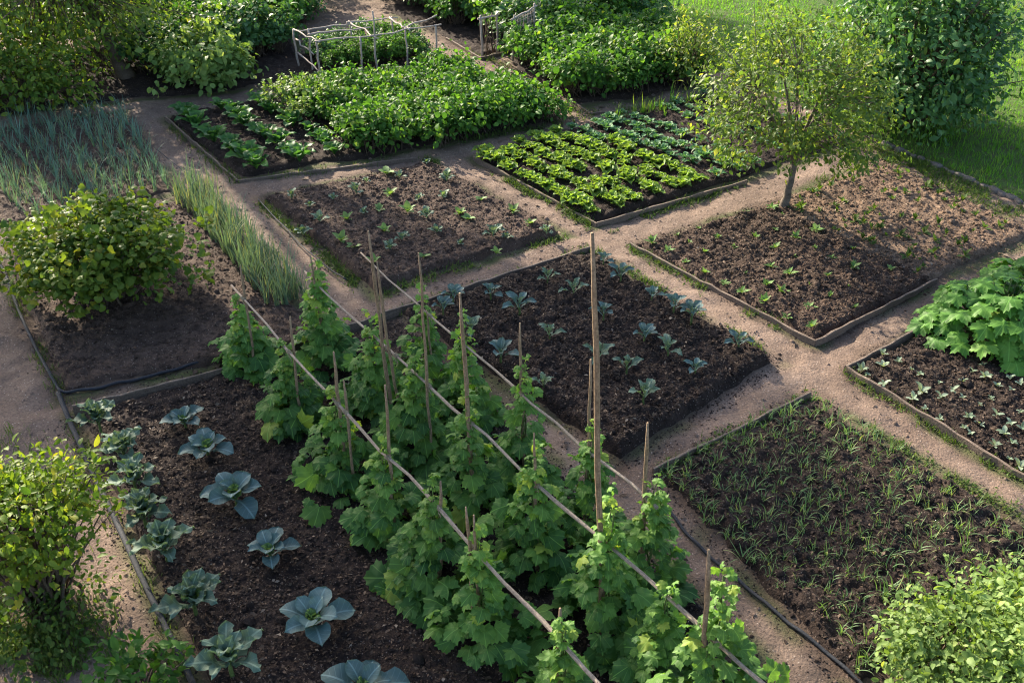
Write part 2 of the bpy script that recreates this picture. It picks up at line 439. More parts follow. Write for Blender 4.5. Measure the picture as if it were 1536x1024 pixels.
def soil_z(q, P, top, amp, s, t):
    """height of the worked earth in a bed"""
    e = np.minimum(np.minimum(s, 1-s)*np.linalg.norm(q[1]-q[0]), np.minimum(t, 1-t)*np.linalg.norm(q[3]-q[0]))
    e = e+.05*fbm(P[..., 0]*4, P[..., 1]*4, 2)*np.clip(e/.02, 0, 1)
    k = np.clip(e/.10, 0, 1); k = k*k*(3-2*k)
    lump = .55*fbm(P[..., 0]*5, P[..., 1]*5, 3)+.75*fbm(P[..., 0]*15, P[..., 1]*15, 4)
    fine = np.abs(fbm(P[..., 0]*22+5, P[..., 1]*22, 3))
    return -.06+(top+.06)*k+amp*(lump+.5*fine)*k
def soil(key, mat, top=.045, amp=.05, step=.022, ridges=0):
    q = BED[key]
    ns = int(max(np.linalg.norm(q[1]-q[0]), np.linalg.norm(q[2]-q[3]))/step); nt = int(max(np.linalg.norm(q[3]-q[0]), np.linalg.norm(q[2]-q[1]))/step)
    s, t = np.meshgrid(np.linspace(0, 1, ns), np.linspace(0, 1, nt))
    P = bil(q, s, t)
    z = soil_z(q, P, top, amp, s, t)
    V = np.stack([P[..., 0], P[..., 1], z], -1).reshape(-1, 3)
    i = np.arange(ns*nt).reshape(nt, ns)
    Qd = np.stack([i[:-1, :-1], i[1:, :-1], i[1:, 1:], i[:-1, 1:]], -1).reshape(-1, 4)
    o = mesh('bed_soil', V, Qd, M[mat], N=4); tag(o, kind='structure')
    return o
def bz(key, s, t, top=.045):
    p = bil(BED[key], s, t); return float(p[0]), float(p[1]), top-.005
soil('onion', 'soil_brown', .03, .03, .03); soil('shrub', 'soil_brown', .045, .035)
soil('chard', 'soil_dark', .05, .05, .03); soil('sparse', 'soil_brown', .08, .040)
soil('cabbage', 'soil_dark', .035, .035, .02); soil('kale', 'soil_dark', .075, .060)
soil('salad', 'soil_dark', .05, .06, .025); soil('tree', 'soil_warm', .05, .05)
soil('dry', 'soil_tan', .045, .04, .025); soil('pumpkin', 'soil_dark', .045, .045)
soil('young', 'soil_dark', .04, .06)
for k in ('frame', 'farleft', 'farmid', 'potato'): soil(k, 'soil_dark', .045, .05, .04)

def chips(key, n, size=(.01, .035), top=.045, pale=.5):
    """loose bark and straw lying on the worked earth: uncountable"""
    L = Leaves(); q = BED[key]
    s, t = rng.uniform(.03, .97, n), rng.uniform(.03, .97, n)
    P = bil(q, s, t)
    z = soil_z(q, P, top, AMP[key], s, t)+.006
    pos = np.stack([P[:, 0], P[:, 1], z], -1)
    d = rng.normal(size=(n, 3)); d[:, 2] *= .35
    nn = rng.normal(size=(n, 3))*.5+np.array([0, 0, 1])
    sz = rng.uniform(size[0], size[1], n)*rng.uniform(.5, 1.4, n)
    L.add(DIA, pos, d, nn, sz, np.clip(rng.beta(1.2, 2.6, n)*pale*2, 0, 1), rng.uniform(.5, 1.4, n))
    o = L.build('mulch', M['litter']); tag(o, kind='stuff')
AMP = dict(cabbage=.035, kale=.060, sparse=.040, tree=.05, dry=.04, pumpkin=.045, young=.06, shrub=.035, salad=.06, chard=.05, onion=.03)
TOP = dict(cabbage=.035, kale=.075, sparse=.08, tree=.05, dry=.045, pumpkin=.045, young=.04, shrub=.045, salad=.05, chard=.05, onion=.03)
for k, n, pale in (('cabbage', 24000, .58), ('kale', 14000, .56), ('sparse', 7000, .5), ('tree', 8000, .55), ('dry', 6000, .7), ('pumpkin', 5500, .45), ('young', 7000, .42),
                   ('shrub', 7000, .5), ('salad', 5000, .42), ('chard', 3000, .4), ('onion', 5000, .6)):
    chips(k, n, top=TOP[k], pale=pale)

def clods(key, n, size=(.006, .02)):
    q = BED[key]; L = Leaves()
    n = int(n*1.3); ins = rng.uniform(.02, .98, (n, 2)); k = n//2
    side = rng.integers(0, 4, k); u = rng.random(k); off = np.abs(rng.normal(0, .028, k))-.008   # earth spilled over the edges
    ins[:k, 0] = np.where(side == 0, -off, np.where(side == 1, 1+off, u)); ins[:k, 1] = np.where(side == 2, -off, np.where(side == 3, 1+off, u))
    P = bil(q, ins[:, 0], ins[:, 1])
    z = np.maximum(soil_z(q, P, TOP[key], AMP[key], np.clip(ins[:, 0], 0, 1), np.clip(ins[:, 1], 0, 1)), ground_z(P[:, 0], P[:, 1]))
    d = rng.normal(size=(n, 3)); d[:, 2] *= .3
    L.add(CLOD, np.stack([P[:, 0], P[:, 1], z-.002], -1), d, rng.normal(size=(n, 3))*.35+np.array([0, 0, 1.]), (rng.gamma(2.2, (size[1]-size[0])/2.2, n)+size[0])*np.where(np.arange(n) < k, .42, 1), rng.random(n), rng.uniform(.7, 1.3, n))
    tag(L.build('earth_clods', M[SOILM[key]]), kind='stuff')
CLOD = (np.array([(-.5, -.4, 0), (.5, -.45, 0), (.45, .5, 0), (-.4, .45, 0), (-.25, -.2, .4), (.28, -.2, .45), (.2, .25, .38), (-.2, .2, .42)]),
        np.array([(0, 1, 5), (0, 5, 4), (1, 2, 6), (1, 6, 5), (2, 3, 7), (2, 7, 6), (3, 0, 4), (3, 4, 7), (4, 5, 6), (4, 6, 7)]))
SOILM = dict(cabbage='soil_dark', kale='soil_dark', sparse='soil_brown', tree='soil_warm', dry='soil_tan', pumpkin='soil_dark', young='soil_dark', shrub='soil_brown', salad='soil_dark', chard='soil_dark', onion='soil_brown')
for k, n in dict(cabbage=9000, kale=7000, sparse=6000, tree=7000, dry=4500, pumpkin=4000, young=4500, shrub=4500, salad=2500, chard=2000, onion=2500).items(): clods(k, n)
n = 5200                                            # fallen leaves, straw and twigs on the paths
P = np.stack([rng.uniform(-6, 6, n), rng.uniform(3.2, 17, n)], -1); P = P[fbm(P[:, 0]*1.5, P[:, 1]*1.5, 3) > -.25]; n = len(P)
L = Leaves(); d = rng.normal(size=(n, 3)); d[:, 2] *= .15
L.add(DIA, np.stack([P[:, 0], P[:, 1], ground_z(P[:, 0], P[:, 1])+.004], -1), d, rng.normal(size=(n, 3))*.3+np.array([0, 0, 1.]), rng.gamma(2.5, .012, n)+.008, rng.beta(1.5, 1.8, n), rng.choice([.25, .6, 1.2], n))
tag(L.build('path_litter', M['litter']), kind='stuff')

# lawn
le0, le1 = np.array(G(1306, 206)), np.array(G(1536, 306))
ld = unit(le1-le0); ln = np.array([-ld[1], ld[0]])
if ln[0] < 0: ln = -ln
lawn_q = [le0-ld*9, le0-ld*9+ln*40, le0+ld*25+ln*40, le0+ld*25]
ns, nt = 90, 220
ss, tt = np.meshgrid(np.linspace(0, 1, ns)**2.2, np.linspace(0, 1, nt))
P = bil(lawn_q, ss, tt)
z = .045+.05*fbm(P[..., 0]*.8, P[..., 1]*.8, 3)+.02*fbm(P[..., 0]*6, P[..., 1]*6, 2)
z = np.where(ss < .0005, -.05, z)
i = np.arange(ns*nt).reshape(nt, ns)
o = mesh('lawn', np.stack([P[..., 0], P[..., 1], z], -1).reshape(-1, 3), np.stack([i[:-1, :-1], i[1:, :-1], i[1:, 1:], i[:-1, 1:]], -1).reshape(-1, 4), M['turf'], N=4)
tag(o, kind='structure')
def in_view(P, margin=120):
    """keep blades to the part of the lawn a nearby viewpoint can see"""
    zc = P[:, 1]*math.cos(PITCH)+CAMH*math.sin(PITCH)
    yc = P[:, 1]*math.sin(PITCH)-CAMH*math.cos(PITCH)
    px = 768+FOC*P[:, 0]/zc; py = 512-FOC*yc/zc
    return (px > -margin) & (px < 1536+margin) & (py > -margin*1.5) & (py < 1024+margin)
n = 125000
s_, t_ = rng.uniform(0, 1, n)*9, rng.uniform(-9, 9, n)
P = le0+ln*s_[:, None]+ld*t_[:, None]
P = P[in_view(P, 500)]; n = len(P)
zz = .045+.05*fbm(P[:, 0]*.8, P[:, 1]*.8, 3)
L = Leaves()
patch = fbm(P[:, 0]*1.7, P[:, 1]*1.7, 3)
blades(L, np.stack([P[:, 0], P[:, 1], zz-.01], -1), rng.uniform(0, 2*PI, n), rng.uniform(.04, .11, n)*(1+.7*patch), rng.uniform(.006, .012, n),
       rng.uniform(0, .5, n), rng.uniform(.2, 1.4, n), np.clip(.45+.5*patch+rng.normal(0, .16, n), 0, .97), 3)
tag(L.build('grass', M['grass']), kind='stuff')

# ------------------------------------------------------------------ weeds along the path edges (uncountable)
def weeds(lines, n, spread, size=(.02, .06)):
    L = Leaves(); pos = []
    for (a, b, w) in lines:
        a, b = np.array(G(*a)), np.array(G(*b)); k = int(n*w)
        t = rng.random(k); P = a+(b-a)*t[:, None]+rng.normal(0, spread, (k, 2))
        keep = fbm(P[:, 0]*3, P[:, 1]*3, 3) > -.12
        pos.append(P[keep])
    P = np.concatenate(pos); m = len(P)
    base = np.stack([P[:, 0], P[:, 1], np.full(m, .0)+ground_z(P[:, 0], P[:, 1])], -1)
    blades(L, base, rng.uniform(0, 2*PI, m), rng.uniform(size[0], size[1]*1.5, m), rng.uniform(.004, .008, m), rng.uniform(.1, .7, m), rng.uniform(.3, 1.3, m), rng.beta(2, 2.5, m), 3)
    h = m//2
    d = rng.normal(size=(h, 3)); d[:, 2] = np.abs(d[:, 2])*.4
    L.add(OVAL, base[:h]+np.array([0, 0, .012]), d, rng.normal(size=(h, 3))*.4+np.array([0, 0, 1]), rng.uniform(.015, .035, h), rng.beta(2, 2.5, h))
    tag(L.build('weeds', M['weed']), kind='stuff')
weeds([((715, 245), (895, 342), 1.4), ((895, 342), (1110, 280), .7), ((390, 305), (560, 445), .9), ((560, 445), (850, 355), .5), ((600, 468), (885, 376), .4),
       ((885, 376), (1165, 540), .8), ((945, 372), (1220, 518), .8), ((985, 708), (1215, 594), .3), ((1215, 594), (1536, 780), .35), ((1268, 560), (1536, 722), .6),
       ((250, 185), (355, 275), .6), ((355, 277), (640, 235), .7), ((625, 218), (840, 190), .8), ((740, 120), (860, 168), 1.0), ((0, 400), (90, 592), .8), ((90, 600), (290, 1024), .6),
       ((1165, 300), (1320, 236), .7), ((640, 240), (655, 245), .2), ((700, 80), (760, 100), .3)], 1100, .045)
weeds([((1340, 232), (1536, 322), 2.2), ((1300, 215), (1400, 255), 1.0), ((850, 180), (1060, 148), .8), ((20, 860), (130, 1010), 3.0), ((0, 950), (60, 1024), 2.5), ((0, 650), (20, 760), .6)], 800, .14, (.03, .07))
weeds([((930, 340), (900, 350), .4), ((480, 360), (560, 440), .5)], 500, .08)

# stones and crumbs of earth on the paths (uncountable)
n = 9000
P = np.stack([rng.uniform(-6, 6, n), rng.uniform(3.2, 17, n)], -1); P = P[in_view(P, 40)]; n = len(P)
L = Leaves()
V0 = np.array([(-.5, -.4, 0), (.5, -.45, 0), (.45, .5, 0), (-.4, .45, 0), (-.25, -.2, .4), (.28, -.2, .45), (.2, .25, .38), (-.2, .2, .42)])
T0 = np.array([(0, 1, 5), (0, 5, 4), (1, 2, 6), (1, 6, 5), (2, 3, 7), (2, 7, 6), (3, 0, 4), (3, 4, 7), (4, 5, 6), (4, 6, 7)])
d = rng.normal(size=(n, 3)); d[:, 2] *= .1
L.add((V0, T0), np.stack([P[:, 0], P[:, 1], ground_z(P[:, 0], P[:, 1])-.001], -1), d, np.tile(np.array([0, 0, 1.]), (n, 1)), rng.gamma(2, .006, n)+.004, rng.random(n))
tag(L.build('path_crumbs', M['path']), kind='stuff')

# ------------------------------------------------------------------ edging boards and hoses
def board(parent, a, b, h=.10, th=.022, z0=-.04):
    a, b = np.array(a), np.array(b); d = unit(b-a); nn = np.array([-d[1], d[0]])*th/2
    k = max(3, int(np.linalg.norm(b-a)/.12)); V = []; 
    for i in range(k+1):
        p = a+(b-a)*i/k; w = nn*(1+.25*random.uniform(-1, 1)); zt = h+random.uniform(-.008, .008); off = np.array([-d[1], d[0]])*random.uniform(-.006, .006)
        for (sgn, z) in ((-1, z0), (1, z0), (1, zt-.004), (.7, zt), (-.7, zt), (-1, zt-.004)):
            q = p+off+w*sgn; V.append((q[0], q[1], z))
    T = []
    for i in range(k):
        for j in range(6):
            A_, B_ = i*6+j, i*6+(j+1) % 6; T += [(A_, B_, B_+6), (A_, B_+6, A_+6)]
    for e in (0, k*6):
        f = [(e, e+j, e+j+1) for j in range(1, 5)]; T += f if e else [x[::-1] for x in f]
    mesh('board', V, T, M['board'], parent, smooth=False)
def edging(pts, label, h=.09):
    P = [G(*p) for p in pts]
    e = empty('bed_edging', (P[0][0], P[0][1], 0), label, 'bed edging')
    for a, b in zip(P[:-1], P[1:]):
        board(e, np.array(a)-np.array(P[0]), np.array(b)-np.array(P[0]), h+random.uniform(-.004, .004))
edging([(112, 622), (345, 562), (600, 472)], 'dark weathered board edging behind the blue green cabbages', .085)
edging([(1540, 724), (1268, 558), (1405, 484)], 'pale board edging round the corner of the squash bed', .06)
edging([(710, 239), (895, 340), (1120, 276)], 'mossy board edging on the near corner of the yellow green lettuce bed', .05)
edging([(945, 370), (1222, 518), (1404, 424)], 'sunlit earthy board edging round the corner of the fruit tree bed', .055)
edging([(250, 180), (357, 275), (625, 241)], 'low board edging round the near corner of the leafy chard rows', .05)
edging([(600, 470), (885, 378)], 'thin board edging along the far side of the kale seedling bed', .075)
edging([(980, 710), (1215, 594)], 'thin dark board edging along the far side of the young onion bed', .055)
edging([(670, 62), (722, 92), (800, 72)], 'rough plank edging at the far plot by the netted supports', .06)
edging([(850, 152), (886, 174), (935, 170)], 'short curved branch edging in front of the potato patch', .05)

def hose(pts, label, r=.016, z=.02, name='irrigation_hose', cat='hose'):
    P = np.array([(*G(*p), z) for p in pts])
    t = np.linspace(0, len(P)-1, len(P)*6); k = np.clip(t.astype(int), 0, len(P)-2); f = (t-k)[:, None]
    pm = P[np.clip(k-1, 0, None)]; p0 = P[k]; p1 = P[k+1]; p2 = P[np.clip(k+2, None, len(P)-1)]
    W = .5*((2*p0)+(-pm+p1)*f+(2*pm-5*p0+4*p1-p2)*f*f+(-pm+3*p0-3*p1+p2)*f**3)
    W[:, 2] = z+ground_z(W[:, 0], W[:, 1])*.6+.006*np.sin(np.arange(len(W))*.9)
    o = mesh(name, *tube(W, r, 8), M['hose']); tag(o, label, cat); return o
hose([(-20, 375), (2, 400), (30, 470), (58, 530), (84, 578), (98, 590), (140, 586), (190, 576), (250, 560), (300, 546), (345, 534)], 'black irrigation hose bent round the corner of the shrub bed', .014, .022)
hose([(88, 592), (108, 640), (142, 715), (180, 795), (218, 880), (252, 950), (288, 1024), (312, 1080)], 'thick dark pipe along the left side of the cabbage bed', .020, .028)
hose([(1000, 765), (1036, 808), (1080, 848), (1130, 890), (1185, 938), (1245, 985), (1300, 1035)], 'black drip hose along the left side of the young onion bed', .012, .018)
hose([(388, 305), (425, 345), (470, 390), (520, 425)], 'thin dark wire hose beside the sparse seedling bed', .007, .05)
hose([(200, 200), (235, 235), (275, 268), (330, 318), (375, 370), (420, 420), (460, 452)], 'thin grey string line along the leek row', .004, .12, 'string_line', 'string')

# edging stones by the lawn
def stone_mesh(name):
    V, T = [], []
    nu, nv = 8, 6
    sc = np.array([random.uniform(.05, .085), random.uniform(.03, .045), random.uniform(.03, .045)])
    for i in range(nv+1):
        for j in range(nu):
            a, b = PI*i/nv, 2*PI*j/nu
            v = np.array([math.sin(a)*math.cos(b), math.sin(a)*math.sin(b), math.cos(a)])
            v = np.sign(v)*np.abs(v)**.65*(1+random.uniform(-.08, .08)); V.append(v*sc)
    for i in range(nv):
        for j in range(nu):
            a, b = i*nu+j, i*nu+(j+1) % nu; T += [(a, a+nu, b+nu), (a, b+nu, b)]
    return mesh(name, V, T, M['stone'])
stones = []
for k in range(3):
    o = stone_mesh('edging_stone'); tag(o, 'small grey stone set in the line between lawn and dry bed path', 'stone', 'grey edging stones along the lawn'); stones.append(o)
SS = Scatter(stones)
for k in range(30):
    p = le0+ld*(.05+k*.115)-ln*.03
    SS.put(p[0]+random.uniform(-.015, .015), p[1]+random.uniform(-.015, .015), .015, math.atan2(ld[1], ld[0])+random.uniform(-.3, .3), random.uniform(.7, 1.1))

# ------------------------------------------------------------------ shrubs and trees
def crown_leaves(L, tips, center, m, spread, size, tpl, droop=.25, tint0=.35, tintv=.2, yellow=.04, zmin=.02):
    K = len(tips)
    P = np.repeat(tips, m, 0)+rng.normal(0, 1, (K*m, 3))*spread*np.array([1, 1, .85])
    clump = np.repeat(rng.normal(0, .12, K), m)
    ok = P[:, 2] > zmin; P = P[ok]; clump = clump[ok]
    o = unit(P-center)
    N = len(P)
    d = o*.55+rng.normal(0, .6, (N, 3))+np.array([0, 0, -droop])
    nn = o*.5+np.array([0, 0, .75])+rng.normal(0, .45, (N, 3))
    t = np.clip(tint0+clump+rng.normal(0, tintv, N), 0, .78)
    t = np.where(rng.random(N) < yellow, rng.uniform(.82, 1, N), t)
    cs = np.repeat(rng.uniform(.7, 1.25, K), m)[ok]
    L.add(tpl, P, d, nn, size*cs*rng.uniform(.5, 1.3, N), t, rng.uniform(.75, 1.2, N))
def shrub_tips(K, rad, zc, low=-.5, inner=.45, shoots=.13):
    u = rng.normal(size=(K*3, 3)); u = unit(u); u = u[u[:, 2] > low][:K]
    r = rng.uniform(inner, 1, len(u))**.6
    r = np.where(rng.random(len(u)) < shoots, rng.uniform(1.08, 1.32, len(u)), r)
    bumps = 1+.22*np.sin(u[:, 0]*5+rng.uniform(0, 6))*np.cos(u[:, 1]*6+rng.uniform(0, 6))+rng.normal(0, .07, len(u))
    return u*(r*bumps)[:, None]*np.array(rad)+np.array([0, 0, zc])
def shrub(name, loc, rad, zc, label, cat, mat, K=90, m=14, spread=.09, size=.07, tpl=OVAL, group=None, stems=True, low=-.5, tint0=.35, yellow=.04, stem_r=.012, part='foliage', droop=.25, tintv=.2, base_spread=.08):
    e = empty(name, loc, label, cat, group)
    tips = shrub_tips(K, rad, zc, low)
    L = Leaves(); crown_leaves(L, tips, np.array([0, 0, zc*.6]), m, spread, size, tpl, droop, tint0, tintv, yellow)
    L.build(part, M[mat], e)
    if stems:
        parts = []
        for p in tips[::2]:
            b = np.array([random.gauss(0, base_spread), random.gauss(0, base_spread), -.03])
            mid = (b+p)/2+np.array([0, 0, .12*np.linalg.norm(p)]); 
            parts.append(tube(bez(b, mid, p, 6), np.linspace(stem_r, stem_r*.25, 6), 5))
        mesh('stems', *join(parts), M['twig'], e)
    return e

gp = lambda px, py, z=.02: (*G(px, py), z)
shrub('currant_shrub', gp(165, 452, .03), (.74, .62, .40), .50, 'broad green shrub with yellow sunlit leaves in the hose edged left bed', 'shrub', 'shrub', 300, 19, .065, .062, LOBS, yellow=.14, tint0=.42, low=-.55)
shrub('upright_shrub', gp(72, 905, .0), (.46, .42, .27), .72, 'yellow green shrub on bare twiggy stems at the lower left path', 'shrub', 'shrub_bright', 210, 20, .065, .050, OVAL, yellow=.12, tint0=.52, low=-.4, base_spread=.07)
shrub('low_herb', gp(60, 960, .0), (.42, .36, .12), .10, 'low dark green herb growing round the foot of the yellow green shrub', 'herb', 'weed', 70, 14, .06, .045, OVAL, stems=False, tint0=.3, low=-.1)
shrub('leafy_herb', gp(205, 1045, .0), (.28, .22, .16), .16, 'bright green leafy herb at the bottom edge beside the dark pipe', 'herb', 'potato', 45, 9, .05, .07, OVAL, tint0=.45, low=-.1)
shrub('pale_bush', gp(1410, 1030, .03), (.36, .34, .24), .30, 'pale green bush at the near end of the young onion bed', 'bush', 'pale_bush', 190, 20, .06, .045, OVAL, yellow=.06, tint0=.45, low=-.6)
shrub('pale_bush', gp(1540, 1060, .03), (.42, .40, .30), .34, 'lighter pale green bush in the lower right corner', 'bush', 'pale_bush', 190, 20, .065, .050, OVAL, yellow=.06, tint0=.55, low=-.6)
shrub('pale_bush', gp(1530, 968, .03), (.32, .30, .22), .28, 'pale green bush with upright tips behind the corner bush', 'bush', 'pale_bush', 140, 18, .06, .045, OVAL, yellow=.05, tint0=.36, low=-.6)
shrub('laurel_bush', gp(1358, 188, .04), (1.08, .95, .94), .94, 'large dark green rounded bush on the lawn behind the fruit tree', 'bush', 'dark_bush', 420, 26, .14, .092, OVAL, yellow=.05, tint0=.36, low=-.75, stem_r=.02)
shrub('round_bush', gp(305, 128, .04), (.66, .55, .33), .36, 'rounded yellow green bush standing alone on dark soil at the far left', 'bush', 'pale_bush', 120, 16, .08, .10, OVALW, yellow=.12, tint0=.38, low=-.7)
shrub('golden_shrub', gp(1030, 128, .04), (.42, .40, .44), .45, 'small yellow leaved shrub at the lawn edge left of the fruit tree', 'shrub', 'tree', 90, 18, .09, .06, OVAL, yellow=.22, tint0=.5, low=-.7)

def limb_tree(name, loc, label, cat, mat, height, trunk_h, trunk_r, crown_c, crown_r, limbs, K, m, spread, size, bark='bark', yellow=.05, tint0=.35, low=-.6, tpl=OVAL, lean=(0, 0), droop=.25, twigs=1, inner=.3):
    e = empty(name, loc, label, cat)
    cc = np.array(crown_c)
    tips = shrub_tips(K, crown_r, 0, low, inner, .05)+cc
    parts = []
    top = np.array([lean[0], lean[1], trunk_h])
    b0 = np.array([0, 0, -.08])
    tp = bez(b0, (b0+top)/2+np.array([.03, -.02, 0]), top, 9)
    tp[1:-1, :2] += rng.normal(0, trunk_r*.18, (7, 2))
    rr = np.linspace(trunk_r*1.05, trunk_r*.72, 9); rr[0] *= 2.0; rr[1] *= 1.45; rr[2] *= 1.12
    parts.append(tube(tp, rr, 10))
    ends = []
    for k in range(limbs):
        a = 2*PI*k/limbs+random.uniform(-.4, .4); r = random.uniform(.35, .65)
        end = cc+np.array([math.cos(a)*crown_r[0]*r, math.sin(a)*crown_r[1]*r, random.uniform(-.15, .5)*crown_r[2]])
        mid = top+(end-top)*.45+np.array([0, 0, .15*crown_r[2]])+rng.normal(0, .06, 3)
        c = bez(top-np.array([0, 0, .03]), mid, end, 8)
        parts.append(tube(c, np.linspace(trunk_r*.6, trunk_r*.16, 8), 7)); ends.append(c)
    allp = np.concatenate([c[2:] for c in ends])
    for p in tips[::twigs]:
        j = np.argmin(np.linalg.norm(allp-p, axis=1)); q = allp[j]
        mid = (p+q)/2+rng.normal(0, .05, 3)
        parts.append(tube(bez(q, mid, p, 4), np.linspace(trunk_r*.13, trunk_r*.04, 4), 4, False))
    mesh('trunk', *join(parts), M[bark], e)
    L = Leaves(); crown_leaves(L, tips, cc-np.array([0, 0, crown_r[2]*.4]), m, spread, size, tpl, droop, tint0, .2, yellow)
    L.build('crown', M[mat], e)
    return e
limb_tree('fruit_tree', gp(1172, 316, .03), 'small fruit tree with pale trunk and airy yellow green crown', 'tree', 'tree', 2.2, .55, .046,
          (-.06, 0, 1.26), (1.03, .86, .88), 8, 255, 34, .085, .056, yellow=.08, tint0=.45, low=-.8, lean=(.06, .02))
limb_tree('old_tree', gp(192, 120, .03), 'large dark leaved tree with drooping foliage at the far left', 'tree', 'big_tree', 6, 1.0, .09,
          (-1.4, .1, 1.25), (2.4, 1.3, 1.15), 8, 560, 32, .17, .075, 'twig', yellow=.07, tint0=.32, low=-.95, lean=(-.35, .1), droop=.45)
shrub('undergrowth_bush', gp(40, 165, .03), (.9, .45, .42), .42, 'leafy green bush under the old tree beside the onion bed', 'bush', 'shrub', 150, 18, .10, .085, OVAL, yellow=.07, tint0=.35, low=-.5)
shrub('undergrowth_bush', gp(-110, 180, .03), (.8, .5, .5), .5, 'leafy green bush at the far left edge behind the onion bed', 'bush', 'shrub', 130, 18, .10, .085, OVAL, yellow=.07, tint0=.35, low=-.5)
shrub('undergrowth_bush', gp(60, 70, .03), (1.1, .6, .6), .55, 'dim leafy bush behind the drooping old tree', 'bush', 'shrub', 170, 18, .12, .085, OVAL, yellow=.07, tint0=.38, low=-.6)
shrub('undergrowth_bush', gp(225, 60, .03), (.7, .6, .55), .5, 'bright leafy bush between the old tree and the round yellow green bush', 'bush', 'potato', 140, 16, .11, .085, OVAL, yellow=.07, tint0=.4, low=-.6)
# unseen trees added beyond the plot to shade the near beds and lawn
TREES_OUT = [(-9.05, 19.5, 9.4, 1.75, 7.95), (-12.15, 16.85, 7.5, 1.1, 6.4), (-11.1, 19.1, 10.1, 1.2, 9.15), (-13.3, 14.6, 7.6, 1.5, 6.2), (-4.6, 26.2, 7.2, 1.6, 6.1)]
for (tx, ty, th, tr, tc) in TREES_OUT:
    limb_tree('added_shade_tree', (tx, ty, 0), 'unseen tall tree added beyond the far plots to cast shade', 'tree', 'big_tree', th, tc*.5, .2,
              (0, 0, tc), (tr, tr, th-tc), 7, 330, 30, .15, .15, yellow=.03, low=-.95, twigs=3, tpl=DIA)['group'] = 'unseen trees added beyond the plot for their shade'

# ------------------------------------------------------------------ squash
def squash(loc, rad, n, label, seed=1):
    e = empty('squash_plant', loc, label, 'squash plant')
    L = Leaves(); stems = []
    for k in range(n):
        a = random.uniform(0, 2*PI); r = math.sqrt(random.random())
        p = np.array([math.cos(a)*rad[0]*r, math.sin(a)*rad[1]*r, (rad[2]*(1-.75*r*r))*random.uniform(.75, 1.1)])
        o = np.array([math.cos(a), math.sin(a), 0])
        d = o*1.0+np.array([random.gauss(0, .35), random.gauss(0, .35), -.15-.3*r]); nn = np.array([0, 0, 1.0])+o*.45*r+np.array([random.gauss(0, .22), random.gauss(0, .22), 0])
        sz = random.uniform(.14, .25)
        L.add(SQL[k % 3], p[None], d[None], nn[None], sz, np.array([min(.98, max(0, random.gauss(.42, .2)+(.35 if random.random() < .1 else 0)))]))
        b = np.array([p[0]*.35, p[1]*.35, 0]); stems.append(tube(bez(b, (b+p)/2+np.array([0, 0, .08]), p, 5), np.linspace(.009, .006, 5), 5, False))
    L.build('foliage', M['squash'], e); mesh('stems', *join(stems), M['stem'], e)
squash(gp(1490, 505, .03), (.58, .54, .50), 140, 'big squash plant with broad lobed leaves at the right edge')
squash(gp(1570, 440, .03), (.5, .45, .38), 60, 'second squash plant behind the big one at the right edge')

# ------------------------------------------------------------------ cabbages, kale, seedlings
def brassica(name, n, length, tpls, mat, stem_h, up=(.25, .85), heart=True, tint=(.45, .18), wid=1.0):
    e = empty(name)
    L = Leaves(); a0 = random.uniform(0, 6)
    for k in range(n):
        a = a0+k*2.4+random.uniform(-.2, .2); f = k/n
        el = up[0]+(up[1]-up[0])*f+random.uniform(-.12, .12)
        d = np.array([math.cos(a)*math.cos(el), math.sin(a)*math.cos(el), math.sin(el)])
        nn = np.array([-math.cos(a)*math.sin(el), -math.sin(a)*math.sin(el), math.cos(el)])+rng.normal(0, .12, 3)
        p = np.array([0, 0, stem_h*(.7+.45*f)])+d*.008
        L.add(tpls[k % len(tpls)], p[None], d[None], nn[None], length*(1-.35*f)*random.uniform(.85, 1.1), np.array([np.clip(random.gauss(*tint), 0, .8)]), wid)
    L.build('leaves', M[mat], e)
    if heart:
        H = Leaves()
        for k in range(6):
            a = k*2.4; el = random.uniform(.9, 1.35)
            d = np.array([math.cos(a)*math.cos(el), math.sin(a)*math.cos(el), math.sin(el)]); nn = np.array([-math.cos(a)*math.sin(el), -math.sin(a)*math.sin(el), math.cos(el)])
            H.add(CRINK[k % 3], np.array([[0, 0, stem_h]]), d[None], nn[None], length*random.uniform(.32, .5), np.array([random.uniform(.1, .7)]))
        H.build('heart', M['heart'], e)
    mesh('stem', *tube(bez((0, 0, -.03), (random.uniform(-.02, .02), random.uniform(-.02, .02), stem_h*.5), (0, 0, stem_h*1.15), 6), np.linspace(.013, .009, 6)*(length/.22), 7), M['stem'], e)
    return e
names6 = ['farthest of the row, beside the dark board', 'second from the dark board', 'third from the dark board', 'fourth from the dark board, beside the leaning kale', 'fifth from the dark board, the widest', 'nearest of the row, cut by the bottom edge']
for k, (px, py) in enumerate([(280, 648), (314, 690), (355, 762), (408, 846), (472, 950), (545, 1058)]):
    e = brassica('cabbage_plant', 9, .215+.012*(k % 3), SPOON, 'cabbage', .07, (.20, 1.0))
    e.location = gp(px, py, .03); e.rotation_euler = (random.uniform(-.12, .12), random.uniform(-.12, .12), random.uniform(0, 6)); e.scale = [(.86, .98, 1.06, .94, 1.14, 1.1)[k]]*3
    tag(e, 'open blue green cabbage, '+names6[k], 'cabbage', 'blue green cabbages in the dark near bed')
names7 = ['farthest, by the hose corner', 'second from the hose corner', 'third from the hose corner', 'fourth from the hose corner', 'fifth, tall with spread leaves', 'sixth, tall with a pale heart', 'nearest and largest, by the leafy herb']
